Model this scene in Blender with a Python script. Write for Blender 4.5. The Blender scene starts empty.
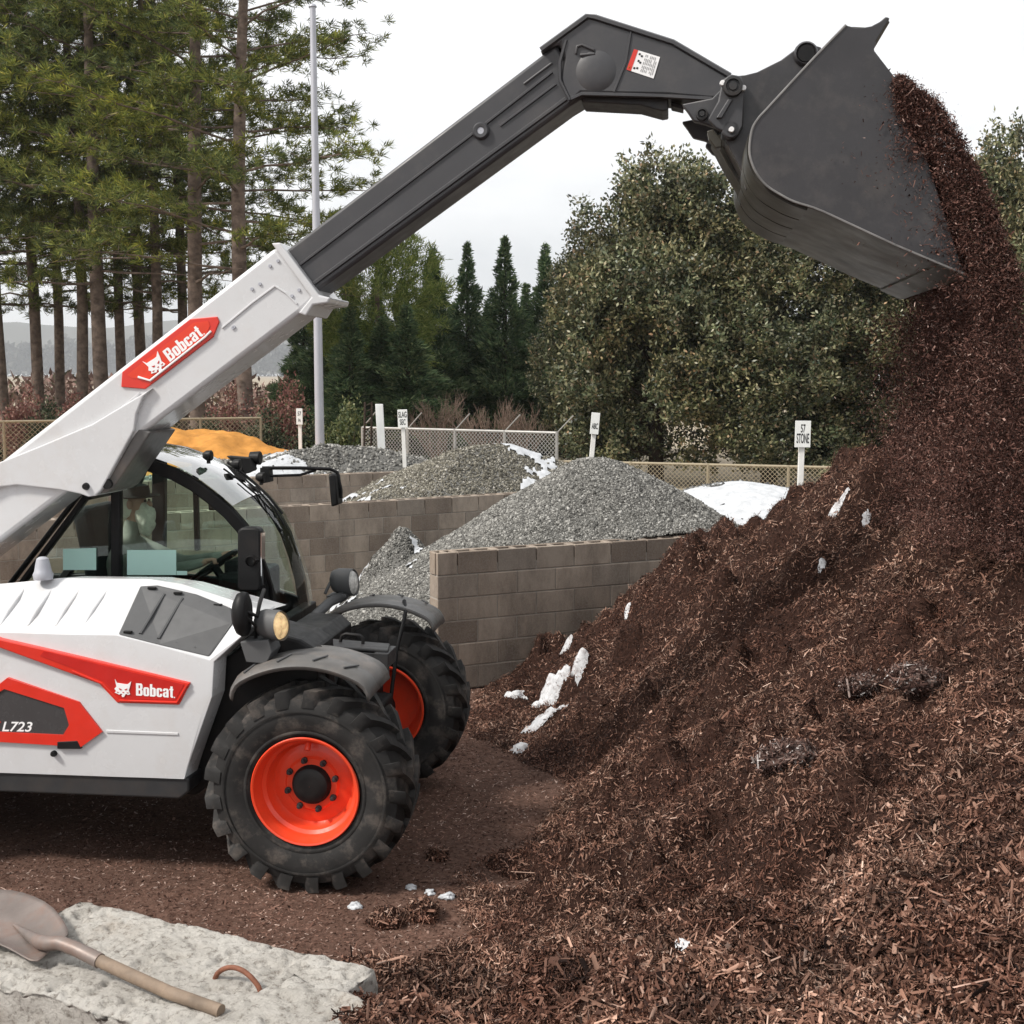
import bpy, bmesh, math, random
import numpy as np
from mathutils import Vector, Matrix
random.seed(7)
RNG = np.random.default_rng(11)
S = bpy.context.scene
COL = S.collection
rad = math.radians

# ------------------------------------------------------------------ camera model
F = 1260.0                      # focal length in pixels of a 1024 px picture
HC = 2.9                        # eye height
PT = math.atan(137 / F)         # looking slightly down
CP, SP = math.cos(PT), math.sin(PT)
def ray(px, py):
    x = (px - 512) / F; u = (512 - py) / F
    return Vector((x, CP + SP * u, -SP + CP * u))
def at(px, py, Y):
    d = ray(px, py); t = Y / d.y
    return Vector((d.x * t, Y, HC + d.z * t))
def onz(px, py, z=0.0):
    d = ray(px, py); t = (z - HC) / d.z
    return Vector((d.x * t, d.y * t, z))

# vehicle frame: a forward, b to the far side, z up
VO = Vector((-1.0154, 7.8901, 0)); VA = rad(-7.6)
VH = Vector((math.cos(VA), math.sin(VA), 0)); VL = Vector((-math.sin(VA), math.cos(VA), 0))
def V(px, py, b):
    d = ray(px, py); c0 = Vector((0, 0, HC)) - VO
    t = (b - c0.dot(VL)) / d.dot(VL)
    p = c0 + d * t
    return Vector((p.dot(VH), b, p.z))
def v2w(p): return VO + VH * p[0] + VL * p[1] + Vector((0, 0, p[2]))

# ------------------------------------------------------------------ object helpers
def tag(o, label=None, cat=None, group=None, kind=None):
    if label: o['label'] = label
    if cat: o['category'] = cat
    if group: o['group'] = group
    if kind: o['kind'] = kind
    return o
def empty(name, loc=(0, 0, 0), rz=0.0):
    o = bpy.data.objects.new(name, None); COL.objects.link(o)
    o.location = loc; o.rotation_euler = (0, 0, rz); o.empty_display_size = .2
    return o
def link(name, me, mat, parent=None, bevel=0, smooth=None, seg=2):
    o = bpy.data.objects.new(name, me); COL.objects.link(o)
    for m in (mat if isinstance(mat, (list, tuple)) else [mat]): me.materials.append(m)
    if parent is not None: o.parent = parent
    if smooth is not None:
        try:
            me.shade_smooth() if smooth >= 180 else me.set_sharp_from_angle(angle=rad(smooth))
            if smooth < 180:
                for p in me.polygons: p.use_smooth = True
        except Exception: pass
    if bevel:
        md = o.modifiers.new('bevel', 'BEVEL'); md.width = bevel; md.segments = seg
        md.limit_method = 'ANGLE'; md.angle_limit = rad(35)
    return o
class MB:
    def __init__(s): s.v = []; s.f = []; s.m = []
    def add(s, vs, fs, m=0):
        o = len(s.v); s.v += [tuple(p) for p in vs]
        for f in fs: s.f.append([i + o for i in f]); s.m.append(m)
        return s
    def box(s, c, d, m=0, rot=None):
        x, y, z = d[0] / 2, d[1] / 2, d[2] / 2
        vs = [Vector((i * x, j * y, k * z)) for k in (-1, 1) for j in (-1, 1) for i in (-1, 1)]
        if rot is not None: vs = [rot @ q for q in vs]
        c = Vector(c)
        return s.add([q + c for q in vs], [(0, 2, 3, 1), (4, 5, 7, 6), (0, 1, 5, 4), (1, 3, 7, 5), (3, 2, 6, 7), (2, 0, 4, 6)], m)
    def prism(s, ring0, ring1, m=0):
        n = len(ring0)
        fs = [list(range(n))[::-1], list(range(n, 2 * n))] + [(i, (i + 1) % n, n + (i + 1) % n, n + i) for i in range(n)]
        return s.add(list(ring0) + list(ring1), fs, m)
    def ext(s, pxs, b0, b1, m=0):            # outline met on plane b0 of the machine, given depth to b1
        r0 = [V(p[0], p[1], b0) for p in pxs]
        r1 = [Vector((q.x, b1, q.z)) for q in r0]
        return s.prism(r0, r1, m)
    def tube(s, path, r, n=10, cap=True, m=0, flat=1.0):
        path = [Vector(p) for p in path]; R = r if isinstance(r, (list, tuple)) else [r] * len(path)
        vs = []; up = None
        for i, p in enumerate(path):
            t = (path[min(i + 1, len(path) - 1)] - path[max(i - 1, 0)]).normalized()
            if up is None:
                up = Vector((0, 0, 1)) if abs(t.z) < .9 else Vector((1, 0, 0))
            x = (up - t * up.dot(t)).normalized(); y = t.cross(x); up = x
            for k in range(n):
                a = 2 * math.pi * k / n
                vs.append(p + (x * math.cos(a) + y * math.sin(a) * flat) * R[i])
        fs = []
        for i in range(len(path) - 1):
            for k in range(n):
                fs.append((i * n + k, i * n + (k + 1) % n, (i + 1) * n + (k + 1) % n, (i + 1) * n + k))
        if cap:
            fs.append(list(range(n))[::-1]); o = (len(path) - 1) * n; fs.append([o + k for k in range(n)])
        return s.add(vs, fs, m)
    def lathe(s, prof, c=(0, 0, 0), n=48, m=0, axis='y'):   # prof: (along axis, radius)
        c = Vector(c); vs = []
        for (h, r) in prof:
            for k in range(n):
                a = 2 * math.pi * k / n; q = (r * math.cos(a), r * math.sin(a))
                if axis == 'y': vs.append(c + Vector((q[0], h, q[1])))
                elif axis == 'z': vs.append(c + Vector((q[0], q[1], h)))
                else: vs.append(c + Vector((h, q[0], q[1])))
        fs = []
        for i in range(len(prof) - 1):
            for k in range(n):
                fs.append((i * n + k, i * n + (k + 1) % n, (i + 1) * n + (k + 1) % n, (i + 1) * n + k))
        return s.add(vs, fs, m)
    def build_each(s, name, mat, parent=None, bevel=0, smooth=None, seg=2):   # every loose piece an object of its own
        par = list(range(len(s.v)))
        def fd(i):
            while par[i] != i: par[i] = par[par[i]]; i = par[i]
            return i
        for f in s.f:
            for i in f[1:]: par[fd(i)] = fd(f[0])
        grp = {}
        for f, m in zip(s.f, s.m): grp.setdefault(fd(f[0]), []).append((f, m))
        out = []
        for fs in grp.values():
            q = MB(); mp = {}
            for f, m in fs:
                for i in f:
                    if i not in mp: mp[i] = len(q.v); q.v.append(s.v[i])
                q.f.append([mp[i] for i in f]); q.m.append(m)
            out.append(q.build(name, mat, parent, bevel, smooth, seg))
        return out
    def build(s, name, mat, parent=None, bevel=0, smooth=None, seg=2):
        me = bpy.data.meshes.new(name); me.from_pydata(s.v, [], s.f); me.update()
        bm = bmesh.new(); bm.from_mesh(me); bmesh.ops.recalc_face_normals(bm, faces=bm.faces); bm.to_mesh(me); bm.free()
        if max(s.m, default=0): me.polygons.foreach_set('material_index', s.m)
        return link(name, me, mat, parent, bevel, smooth, seg)
def quads(name, verts, faces, mat, parent=None, smooth=False):   # fast numpy mesh of equal sized faces
    me = bpy.data.meshes.new(name); n = len(verts); k = faces.shape[1]; nf = len(faces)
    me.vertices.add(n); me.vertices.foreach_set('co', np.ascontiguousarray(verts, dtype=np.float32).ravel())
    me.loops.add(nf * k); me.loops.foreach_set('vertex_index', np.ascontiguousarray(faces, dtype=np.int32).ravel())
    me.polygons.add(nf); me.polygons.foreach_set('loop_start', np.arange(0, nf * k, k, dtype=np.int32))
    if smooth: me.polygons.foreach_set('use_smooth', np.ones(nf, dtype=bool))
    me.update(calc_edges=True)
    o = bpy.data.objects.new(name, me); COL.objects.link(o)
    if mat is not None:
        for m in (mat if isinstance(mat, (list, tuple)) else [mat]): me.materials.append(m)
    if parent is not None: o.parent = parent
    return o
def copy_tree(o, parent=None):
    c = o.copy(); COL.objects.link(c)
    if parent is not None: c.parent = parent
    for ch in [q for q in bpy.data.objects if q.parent == o]: copy_tree(ch, c)
    return c

# ------------------------------------------------------------------ noise
def vnoise(x, y, seed=0):
    xi = np.floor(x).astype(np.int64); yi = np.floor(y).astype(np.int64); fx = x - xi; fy = y - yi
    fx = fx * fx * (3 - 2 * fx); fy = fy * fy * (3 - 2 * fy)
    def h(i, j):
        n = (i * 374761393 + j * 668265263 + seed * 1442695) & 0x7fffffff
        n = ((n ^ (n >> 13)) * 1274126177) & 0x7fffffff
        return ((n ^ (n >> 16)) & 0xffff) / 65535.0
    return (h(xi, yi) * (1 - fx) + h(xi + 1, yi) * fx) * (1 - fy) + (h(xi, yi + 1) * (1 - fx) + h(xi + 1, yi + 1) * fx) * fy
def fbm(x, y, scale, octv=4, seed=0, gain=.5):
    t = 0; a = 1; s = 0
    for o in range(octv):
        t = t + a * (vnoise(x / scale * 2 ** o + 17.3 * o, y / scale * 2 ** o + 5.1 * o, seed + o) - .5); s += a; a *= gain
    return t / s * 2
def sstep(a, b, x):
    t = np.clip((x - a) / (b - a), 0, 1); return t * t * (3 - 2 * t)

# ------------------------------------------------------------------ materials
def new_mat(name):
    m = bpy.data.materials.new(name); m.use_nodes = True; nt = m.node_tree
    b = nt.nodes['Principled BSDF']; return m, nt, b
def N(nt, t, **k):
    n = nt.nodes.new(t)
    for a, v in k.items():
        if a == 'inp':
            for i, q in v.items(): n.inputs[i].default_value = q
        else: setattr(n, a, v)
    return n
def ramp(nt, fac, stops, interp='LINEAR'):
    r = nt.nodes.new('ShaderNodeValToRGB'); r.color_ramp.interpolation = interp
    e = r.color_ramp.elements
    while len(e) < len(stops): e.new(.5)
    for i, (p, c) in enumerate(stops):
        e[i].position = p; e[i].color = (c[0], c[1], c[2], 1) if not isinstance(c, (int, float)) else (c, c, c, 1)
    nt.links.new(fac, r.inputs[0]); return r.outputs[0]
def noise(nt, scale, detail=6, rough=.6, coord='Object', stretch=None, dist=0):
    tc = nt.nodes.new('ShaderNodeTexCoord'); src = tc.outputs[coord]
    if stretch:
        mp = nt.nodes.new('ShaderNodeMapping'); mp.inputs['Scale'].default_value = stretch
        nt.links.new(src, mp.inputs[0]); src = mp.outputs[0]
    n = nt.nodes.new('ShaderNodeTexNoise'); n.inputs['Scale'].default_value = scale
    n.inputs['Detail'].default_value = detail; n.inputs['Roughness'].default_value = rough; n.inputs['Distortion'].default_value = dist
    nt.links.new(src, n.inputs['Vector']); return n.outputs[0]
def bump(nt, b, h, strength=.4, dist=.01):
    n = nt.nodes.new('ShaderNodeBump'); n.inputs['Strength'].default_value = strength; n.inputs['Distance'].default_value = dist
    nt.links.new(h, n.inputs['Height']); nt.links.new(n.outputs[0], b.inputs['Normal'])
def mixc(nt, fac, a, b):
    m = nt.nodes.new('ShaderNodeMix'); m.data_type = 'RGBA'
    if hasattr(fac, 'links'): nt.links.new(fac, m.inputs[0])
    else: m.inputs[0].default_value = fac
    for s, i in ((a, 6), (b, 7)):
        if hasattr(s, 'links'): nt.links.new(s, m.inputs[i])
        else: m.inputs[i].default_value = (*s, 1)
    return m.outputs[2]
def surf(name, col, rough=.5, metal=0, var=.12, scale=8, bmp=0, bscale=60, coat=0, dirt=None, dirt_amt=.5, dirt_scale=3, spec=None):
    m, nt, b = new_mat(name)
    n = noise(nt, scale); lo = tuple(c * (1 - var) for c in col); hi = tuple(min(1, c * (1 + var)) for c in col)
    c = ramp(nt, n, [(.3, lo), (.7, hi)])
    if dirt is not None:
        d = noise(nt, dirt_scale, 9, .7); f = ramp(nt, d, [(.5, 0.0), (.8, dirt_amt)]); c = mixc(nt, f, c, dirt)
    nt.links.new(c, b.inputs['Base Color'])
    rr = ramp(nt, noise(nt, scale * 2.3), [(.3, max(0, rough - .08)), (.7, min(1, rough + .08))]); nt.links.new(rr, b.inputs['Roughness'])
    b.inputs['Metallic'].default_value = metal
    if coat: b.inputs['Coat Weight'].default_value = coat; b.inputs['Coat Roughness'].default_value = .08
    if spec is not None: b.inputs['Specular IOR Level'].default_value = spec
    if bmp: bump(nt, b, noise(nt, bscale, 8, .65), bmp, .01)
    return m
def island(name, stops, rough=.8, extra=None, transl=0, spec=.2, big=None, fine=None):  # colour varies leaf by leaf / chip by chip
    m, nt, b = new_mat(name)
    g = nt.nodes.new('ShaderNodeNewGeometry')
    c = ramp(nt, g.outputs['Random Per Island'], stops)
    if big:       # big = (scale, dark colour multiplier): clumps of another tint
        f = ramp(nt, noise(nt, big[0], 3, .5), [(.38, 0.0), (.62, 1.0)])
        mm = nt.nodes.new('ShaderNodeMix'); mm.data_type = 'RGBA'; mm.blend_type = 'MULTIPLY'; mm.inputs[0].default_value = 1
        nt.links.new(c, mm.inputs[6]); nt.links.new(mixc(nt, f, (1, 1, 1), big[1]), mm.inputs[7]); c = mm.outputs[2]
    if fine:      # (scale, low, high): tuft to tuft lightness
        f = ramp(nt, noise(nt, fine[0], 2, .5), [(.36, fine[1]), (.64, fine[2])])
        mm = nt.nodes.new('ShaderNodeMix'); mm.data_type = 'RGBA'; mm.blend_type = 'MULTIPLY'; mm.inputs[0].default_value = 1
        nt.links.new(c, mm.inputs[6]); nt.links.new(f, mm.inputs[7]); c = mm.outputs[2]
    nt.links.new(c, b.inputs['Base Color']); b.inputs['Roughness'].default_value = rough
    b.inputs['Specular IOR Level'].default_value = spec
    if transl:
        tr = nt.nodes.new('ShaderNodeBsdfTranslucent'); nt.links.new(c, tr.inputs[0])
        ms = nt.nodes.new('ShaderNodeMixShader'); ms.inputs[0].default_value = transl
        nt.links.new(b.outputs[0], ms.inputs[1]); nt.links.new(tr.outputs[0], ms.inputs[2])
        nt.links.new(ms.outputs[0], nt.nodes['Material Output'].inputs[0])
    return m

DUST = (.16, .09, .06)
M = {}
M['white'] = surf('white paint', (.57, .575, .585), .24, var=.03, scale=3, coat=.3, dirt=(.40, .34, .29), dirt_amt=.35, dirt_scale=3.1)
M['red'] = surf('red paint', (.62, .026, .012), .38, var=.06, coat=.3)
M['red_dark'] = surf('deep red paint', (.48, .012, .008), .4, var=.08, coat=.3)
M['rim'] = surf('orange red rim paint', (.78, .058, .017), .42, var=.06, coat=.2, dirt=DUST, dirt_amt=.35, dirt_scale=5)
M['grey'] = surf('dark grey paint', (.046, .046, .050), .47, var=.10, scale=4, dirt=(.13, .115, .10), dirt_amt=.4, dirt_scale=2.0)
M['bucket'] = surf('bucket grey paint', (.031, .0295, .032), .38, var=.2, scale=3, dirt=(.10, .088, .08), dirt_amt=.6, dirt_scale=4.4, bmp=.08, bscale=30)
M['worn'] = surf('worn bare steel', (.040, .037, .029), .45, metal=.0, var=.6, scale=1.6, spec=.35, dirt=(.10, .088, .07), dirt_amt=.7, dirt_scale=3)
M['plate'] = surf('grey plastic grille', (.075, .076, .078), .6, var=.08)
M['black'] = surf('black plastic', (.009, .009, .0095), .5, var=.2, dirt=(.05, .038, .03), dirt_amt=.3, dirt_scale=4, spec=.22)
M['skirt'] = surf('charcoal steel', (.032, .033, .035), .5, var=.15, dirt=(.09, .063, .045), dirt_amt=.35, spec=.3)
M['fender'] = surf('grey plastic fender', (.10, .096, .092), .42, var=.15, dirt=(.24, .18, .14), dirt_amt=.5, dirt_scale=4)
M['rubber'] = surf('dusty rubber', (.021, .020, .0195), .75, var=.35, scale=6, dirt=(.20, .165, .14), dirt_amt=.7, dirt_scale=5.5, bmp=.15, bscale=40, spec=.3)
M['steel'] = surf('zinc steel', (.55, .55, .54), .35, metal=.9, var=.1)
M['galv'] = surf('galvanised steel', (.42, .43, .47), .5, metal=.35, var=.08, scale=2)
M['letter'] = surf('white lettering', (.82, .82, .82), .45, var=.02)
M['ink'] = surf('black ink', (.012, .012, .012), .6, var=.1)
M['seat'] = surf('black seat fabric', (.02, .02, .022), .9, var=.2)
M['mirror'] = surf('mirror glass', (.8, .82, .84), .05, metal=1, var=.01)
M['paper'] = surf('pale paper', (.52, .80, .72), .7, var=.02)
M['mortar'] = surf('mortar', (.30, .27, .235), .95, var=.15, bmp=.3)
M['sign'] = surf('white sign board', (.78, .79, .77), .6, var=.04, dirt=(.45, .42, .36), dirt_amt=.3)
M['wood_post'] = surf('white painted post', (.74, .73, .70), .7, var=.06, dirt=(.4, .36, .3), dirt_amt=.3)
M['rust'] = surf('rusty iron', (.17, .062, .032), .75, var=.4, scale=25, bmp=.3, bscale=70)
M['snow_patch'] = surf('granular snow', (.56, .565, .58), .75, var=.2, scale=22, bmp=.9, bscale=60, dirt=(.12, .065, .05), dirt_amt=.95, dirt_scale=16)
def m_block():
    m, nt, b = new_mat('concrete block')
    g = nt.nodes.new('ShaderNodeNewGeometry')
    c = ramp(nt, g.outputs['Random Per Island'], [(0, (.17, .132, .103)), (.3, (.28, .225, .178)), (.65, (.37, .305, .245)), (1, (.23, .195, .162))])
    f = ramp(nt, noise(nt, 2.2, 8, .75, 'Object', (1, 1, .45)), [(.42, 0.0), (.66, .85)]); c = mixc(nt, f, c, (.115, .088, .07))
    f2 = ramp(nt, noise(nt, 60, 4, .7), [(.4, 0.0), (.7, .4)]); c = mixc(nt, f2, c, (.33, .30, .27))
    nt.links.new(c, b.inputs['Base Color']); b.inputs['Roughness'].default_value = .95; b.inputs['Specular IOR Level'].default_value = .15
    bump(nt, b, noise(nt, 90, 6, .7), .5, .006); return m
M['block'] = m_block()
def m_concrete():
    m, nt, b = new_mat('rough concrete')
    c = ramp(nt, noise(nt, 4, 10, .72), [(.25, (.36, .335, .30)), (.5, (.56, .53, .485)), (.75, (.68, .655, .61))])
    f = ramp(nt, noise(nt, 34, 8, .75), [(.34, .95), (.50, 0.0)]); c = mixc(nt, f, c, (.20, .175, .15))
    f = ramp(nt, noise(nt, 2.3, 6, .7), [(.55, 0.0), (.75, .5)]); c = mixc(nt, f, c, (.33, .25, .18))
    nt.links.new(c, b.inputs['Base Color']); b.inputs['Roughness'].default_value = .95; b.inputs['Specular IOR Level'].default_value = .15
    bump(nt, b, noise(nt, 55, 9, .8), 1.0, .02); return m
M['concrete'] = m_concrete()
def m_ground():
    m, nt, b = new_mat('yard ground')
    tc = nt.nodes.new('ShaderNodeTexCoord'); sx = nt.nodes.new('ShaderNodeSeparateXYZ'); nt.links.new(tc.outputs['Object'], sx.inputs[0])
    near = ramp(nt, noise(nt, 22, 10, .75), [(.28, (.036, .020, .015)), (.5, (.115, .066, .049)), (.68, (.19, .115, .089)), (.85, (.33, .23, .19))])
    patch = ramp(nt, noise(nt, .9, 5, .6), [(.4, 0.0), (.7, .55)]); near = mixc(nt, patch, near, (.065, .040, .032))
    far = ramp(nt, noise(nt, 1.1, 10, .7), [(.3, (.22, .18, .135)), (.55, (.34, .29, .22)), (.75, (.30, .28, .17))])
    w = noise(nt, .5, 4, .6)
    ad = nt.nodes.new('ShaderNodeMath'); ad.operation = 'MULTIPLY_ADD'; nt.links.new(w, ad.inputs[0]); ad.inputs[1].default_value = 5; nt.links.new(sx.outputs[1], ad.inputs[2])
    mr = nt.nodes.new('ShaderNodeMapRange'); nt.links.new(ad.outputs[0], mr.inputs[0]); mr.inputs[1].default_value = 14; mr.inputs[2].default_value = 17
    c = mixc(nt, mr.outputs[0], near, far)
    nt.links.new(c, b.inputs['Base Color']); b.inputs['Roughness'].default_value = .95; b.inputs['Specular IOR Level'].default_value = .1
    bump(nt, b, noise(nt, 70, 6, .75), .7, .012); return m
M['ground'] = m_ground()
M['mulch_base'] = surf('mulch bed', (.030, .015, .011), .95, var=.6, scale=40, bmp=.8, bscale=70, spec=.1)
M['chip'] = island('wood chips', [(0, (.012, .006, .005)), (.16, (.062, .030, .021)), (.44, (.175, .088, .060)), (.75, (.325, .185, .132)), (.94, (.50, .325, .245)), (1, (.66, .49, .40))], .75, spec=.18, big=(1.5, (.50, .42, .40)), fine=(4.5, .50, 1.2))  # damp patches and chip tones, widened to put crevice shade into the colour
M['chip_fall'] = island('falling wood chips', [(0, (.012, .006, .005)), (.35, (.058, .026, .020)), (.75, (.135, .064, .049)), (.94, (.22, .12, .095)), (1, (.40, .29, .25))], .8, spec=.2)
M['chip_ground'] = island('trodden chips', [(0, (.04, .021, .015)), (.45, (.145, .078, .058)), (.85, (.25, .15, .115)), (1, (.52, .40, .34))], .9, spec=.1, big=(1.0, (.5, .48, .48)))
M['gravel_base'] = surf('gravel bed', (.13, .128, .12), .95, var=.45, scale=60, bmp=.8, bscale=60, spec=.1)
M['stone'] = island('crushed stone', [(0, (.045, .044, .041)), (.4, (.135, .132, .122)), (.8, (.245, .24, .222)), (1, (.42, .41, .385))], .9, spec=.15)
M['stone_brown'] = island('brownish stone', [(0, (.045, .041, .034)), (.4, (.12, .112, .09)), (.8, (.21, .196, .158)), (1, (.40, .38, .34))], .9, spec=.15)
M['stone_dark'] = island('dark stone', [(0, (.05, .05, .05)), (.5, (.12, .12, .118)), (.85, (.2, .2, .195)), (1, (.38, .38, .37))], .9, spec=.15)
M['snow'] = surf('old snow', (.47, .485, .505), .6, var=.18, scale=10, bmp=.35, bscale=35)
M['sand'] = surf('orange sand', (.46, .215, .055), .95, var=.28, scale=3.5, bmp=.5, bscale=9, spec=.1)
M['bark'] = surf('pine bark', (.15, .115, .095), .95, var=.55, scale=5, bmp=.8, bscale=14, spec=.1)
M['bark_dark'] = surf('dark bark', (.05, .038, .03), .95, var=.4, scale=6, spec=.1)
M['twig'] = surf('bare twigs', (.20, .145, .115), .9, var=.3, spec=.1)
M['pine'] = island('pine needles', [(0, (.06, .095, .042)), (.5, (.16, .205, .078)), (.85, (.27, .31, .10)), (1, (.33, .32, .13))], .65, transl=.35, spec=.18, big=(.33, (1.45, 1.3, .7)), fine=(2.6, .40, 1.0))
M['pine_bright'] = island('fresh pine needles', [(0, (.07, .11, .03)), (.5, (.17, .22, .06)), (.85, (.27, .31, .085)), (1, (.33, .33, .12))], .65, transl=.35, spec=.15)
M['conifer'] = island('conifer sprays', [(0, (.06, .105, .055)), (.5, (.17, .25, .125)), (.9, (.30, .36, .18)), (1, (.36, .38, .20))], .75, transl=.35, spec=.12, big=(.6, (.85, .92, .9)), fine=(2.2, .5, 1.0))
M['holly'] = island('broad leaves', [(0, (.018, .032, .015)), (.28, (.072, .100, .048)), (.60, (.185, .208, .108)), (.92, (.34, .34, .21)), (1, (.40, .28, .18))], .42, transl=.16, spec=.42, big=(.55, (1.12, .96, .84)), fine=(1.5, .45, 1.05))
M['shrub_red'] = island('reddish leaves', [(0, (.13, .05, .045)), (.5, (.26, .12, .10)), (.85, (.36, .21, .17)), (1, (.2, .2, .1))], .7, transl=.25)
M['shrub_green'] = island('shrub leaves', [(0, (.03, .05, .02)), (.5, (.085, .11, .035)), (.9, (.17, .18, .07)), (1, (.26, .25, .12))], .55, transl=.25, spec=.4)
M['shrub_dark'] = island('dark shrub leaves', [(0, (.014, .022, .012)), (.6, (.04, .055, .026)), (1, (.12, .12, .07))], .6, transl=.15)
M['farwood'] = island('distant foliage', [(0, (.05, .055, .045)), (1, (.10, .095, .075))], .9)
M['wire'] = surf('fence wire', (.36, .35, .33), .5, metal=.4, var=.1)
M['wire_tan'] = surf('weathered fence wire', (.30, .25, .17), .6, metal=.2, var=.15)
def m_glass(name, tint, refl=.9):
    m, nt, b = new_mat(name); nt.nodes.remove(b)
    tr = nt.nodes.new('ShaderNodeBsdfTransparent'); tr.inputs[0].default_value = (*tint, 1)
    gl = nt.nodes.new('ShaderNodeBsdfGlossy'); gl.inputs['Roughness'].default_value = .02; gl.inputs[0].default_value = (1, 1, 1, 1)
    fr = nt.nodes.new('ShaderNodeFresnel'); fr.inputs[0].default_value = 1.5
    mu = nt.nodes.new('ShaderNodeMath'); mu.operation = 'MULTIPLY'; mu.inputs[1].default_value = refl; mu.use_clamp = True; nt.links.new(fr.outputs[0], mu.inputs[0])
    ms = nt.nodes.new('ShaderNodeMixShader'); nt.links.new(mu.outputs[0], ms.inputs[0])
    nt.links.new(tr.outputs[0], ms.inputs[1]); nt.links.new(gl.outputs[0], ms.inputs[2])
    nt.links.new(ms.outputs[0], nt.nodes['Material Output'].inputs[0]); return m
M['glass'] = m_glass('green tinted glass', (.90, .985, .945), .7)
M['glass_roof'] = m_glass('dark roof glass', (.35, .44, .41), 4.0)
def m_lamp(name, col, e):
    m, nt, b = new_mat(name); b.inputs['Base Color'].default_value = (*col, 1); b.inputs['Roughness'].default_value = .2
    c = ramp(nt, noise(nt, 30), [(.35, tuple(q * .5 for q in col)), (.65, col)]); nt.links.new(c, b.inputs['Base Color']); nt.links.new(c, b.inputs['Emission Color'])
    b.inputs['Emission Strength'].default_value = e; return m
M['lamp'] = m_lamp('lit amber lamp', (1.0, .70, .36), .45)
M['lamp_off'] = m_lamp('clear lamp lens', (.75, .74, .70), 0)
M['jacket'] = surf('grey green jacket', (.24, .245, .215), .9, var=.15, scale=12, bmp=.3, bscale=18)
M['trousers'] = surf('dark trousers', (.04, .042, .05), .9, var=.2)
M['skin'] = surf('skin', (.48, .27, .20), .55, var=.08)
M['beard'] = surf('white beard', (.80, .74, .64), .9, var=.15, scale=40, bmp=.6, bscale=60)
M['hat'] = surf('dark felt', (.028, .027, .026), .9, var=.2)
# ================================================================== TELEHANDLER
TH = tag(empty('telehandler', VO, VA), 'white and red telehandler with raised boom tipping a bucket of mulch', 'telehandler')
NB = -1.0     # near side plane of the bodywork
# ---- white bodywork (engine cover and side panels)
def hood_mesh():
    mb = MB()
    top = [(-330, 604, -.62), (-150, 592, -.62), (0, 584, -.62), (60, 578, -.62), (150, 579, -.62), (182, 584, -.63), (232, 600, -.68), (264, 611, -.72)]
    rid = [(-330, 625, -.97), (-150, 628, -.97), (0, 632, -.97), (60, 634, -.97), (116, 635, -.975), (160, 646, -.98), (209, 660, -.985), (250, 629, -.975)]
    T = [V(*p) for p in top]; R = [V(*p) for p in rid]
    I = [Vector((q.x, -.30, q.z - .04)) for q in T]       # inner edge of the cover top
    n = len(T); o = 0
    mb.add(I + T + R, [(i, i + 1, n + i + 1, n + i) for i in range(n - 1)] + [(n + i, n + i + 1, 2 * n + i + 1, 2 * n + i) for i in range(n - 1)])
    # side panel, a slight second crease, lower edge
    mid = [(-330, 700), (-150, 700), (0, 700), (60, 704), (116, 705), (160, 704), (205, 702), (212, 690)]
    low = [(-330, 772), (-150, 772), (0, 772), (60, 774), (116, 776), (150, 777), (184, 779), (190, 760)]
    Mi = [V(a, b, NB - .012) for a, b in mid]; Lo = [V(a, b, NB) for a, b in low]
    R2 = [Vector(q) for q in R]
    R2[-1] = V(214, 662, -.985)
    Mi[-1] = V(212, 697, NB - .012)
    mb.add(R2 + Mi + Lo, [(i, i + 1, n + i + 1, n + i) for i in range(n - 2)] + [(n - 2, n - 1, 2 * n - 1, 2 * n - 2)] + [(n + i, n + i + 1, 2 * n + i + 1, 2 * n + i) for i in range(n - 1)])
    mb.add([R[-2], R[-1], R2[-1]], [(0, 1, 2)])
    # returns: front edge strip going inwards, and the underside
    fr = [T[-1], R[-1], R2[-1], Mi[-1], Lo[-1], Lo[-2]]
    bk = [Vector((q.x + .015, q.y + .16, q.z)) for q in fr]
    mb.add(fr + bk, [(i, i + 1, 7 + i, 6 + i) for i in range(5)])
    bb = [Vector((q.x, -.5, q.z)) for q in Lo[:-1]]
    mb.add(Lo[:-1] + bb, [(i, i + 1, 7 + i + 1, 7 + i) for i in range(6)])
    mb.add([T[0], R[0], Mi[0], Lo[0], Vector((Lo[0].x, -.3, Lo[0].z)), I[0]], [(0, 1, 2, 3, 4, 5)])
    return mb
hood = hood_mesh().build('engine_cover', M['white'], TH)
bmd = hood.modifiers.new('weld', 'WELD'); bmd.merge_threshold = .002
bmd = hood.modifiers.new('bevel', 'BEVEL'); bmd.width = .02; bmd.segments = 3; bmd.limit_method = 'ANGLE'; bmd.angle_limit = rad(18)
for p in hood.data.polygons: p.use_smooth = True
wn = hood.modifiers.new('wn', 'WEIGHTED_NORMAL')
def hoodpt(px, py, lift=0.0):         # point on the sloping cover between top edge and ridge
    yt = np.interp(px, [-150, 0, 60, 150, 182, 232, 264], [592, 584, 578, 579, 584, 600, 611]); bt = np.interp(px, [150, 232, 264], [-.62, -.68, -.72])
    yr = np.interp(px, [-150, 0, 60, 116, 160, 209, 232], [628, 632, 634, 635, 646, 660, 640])
    k = min(1.2, max(-.2, (py - yt) / max(8, (yr - yt)))); k = max(0, min(1, k))
    b = bt + (-.975 - bt) * k
    return V(px, py, b - lift)
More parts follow.
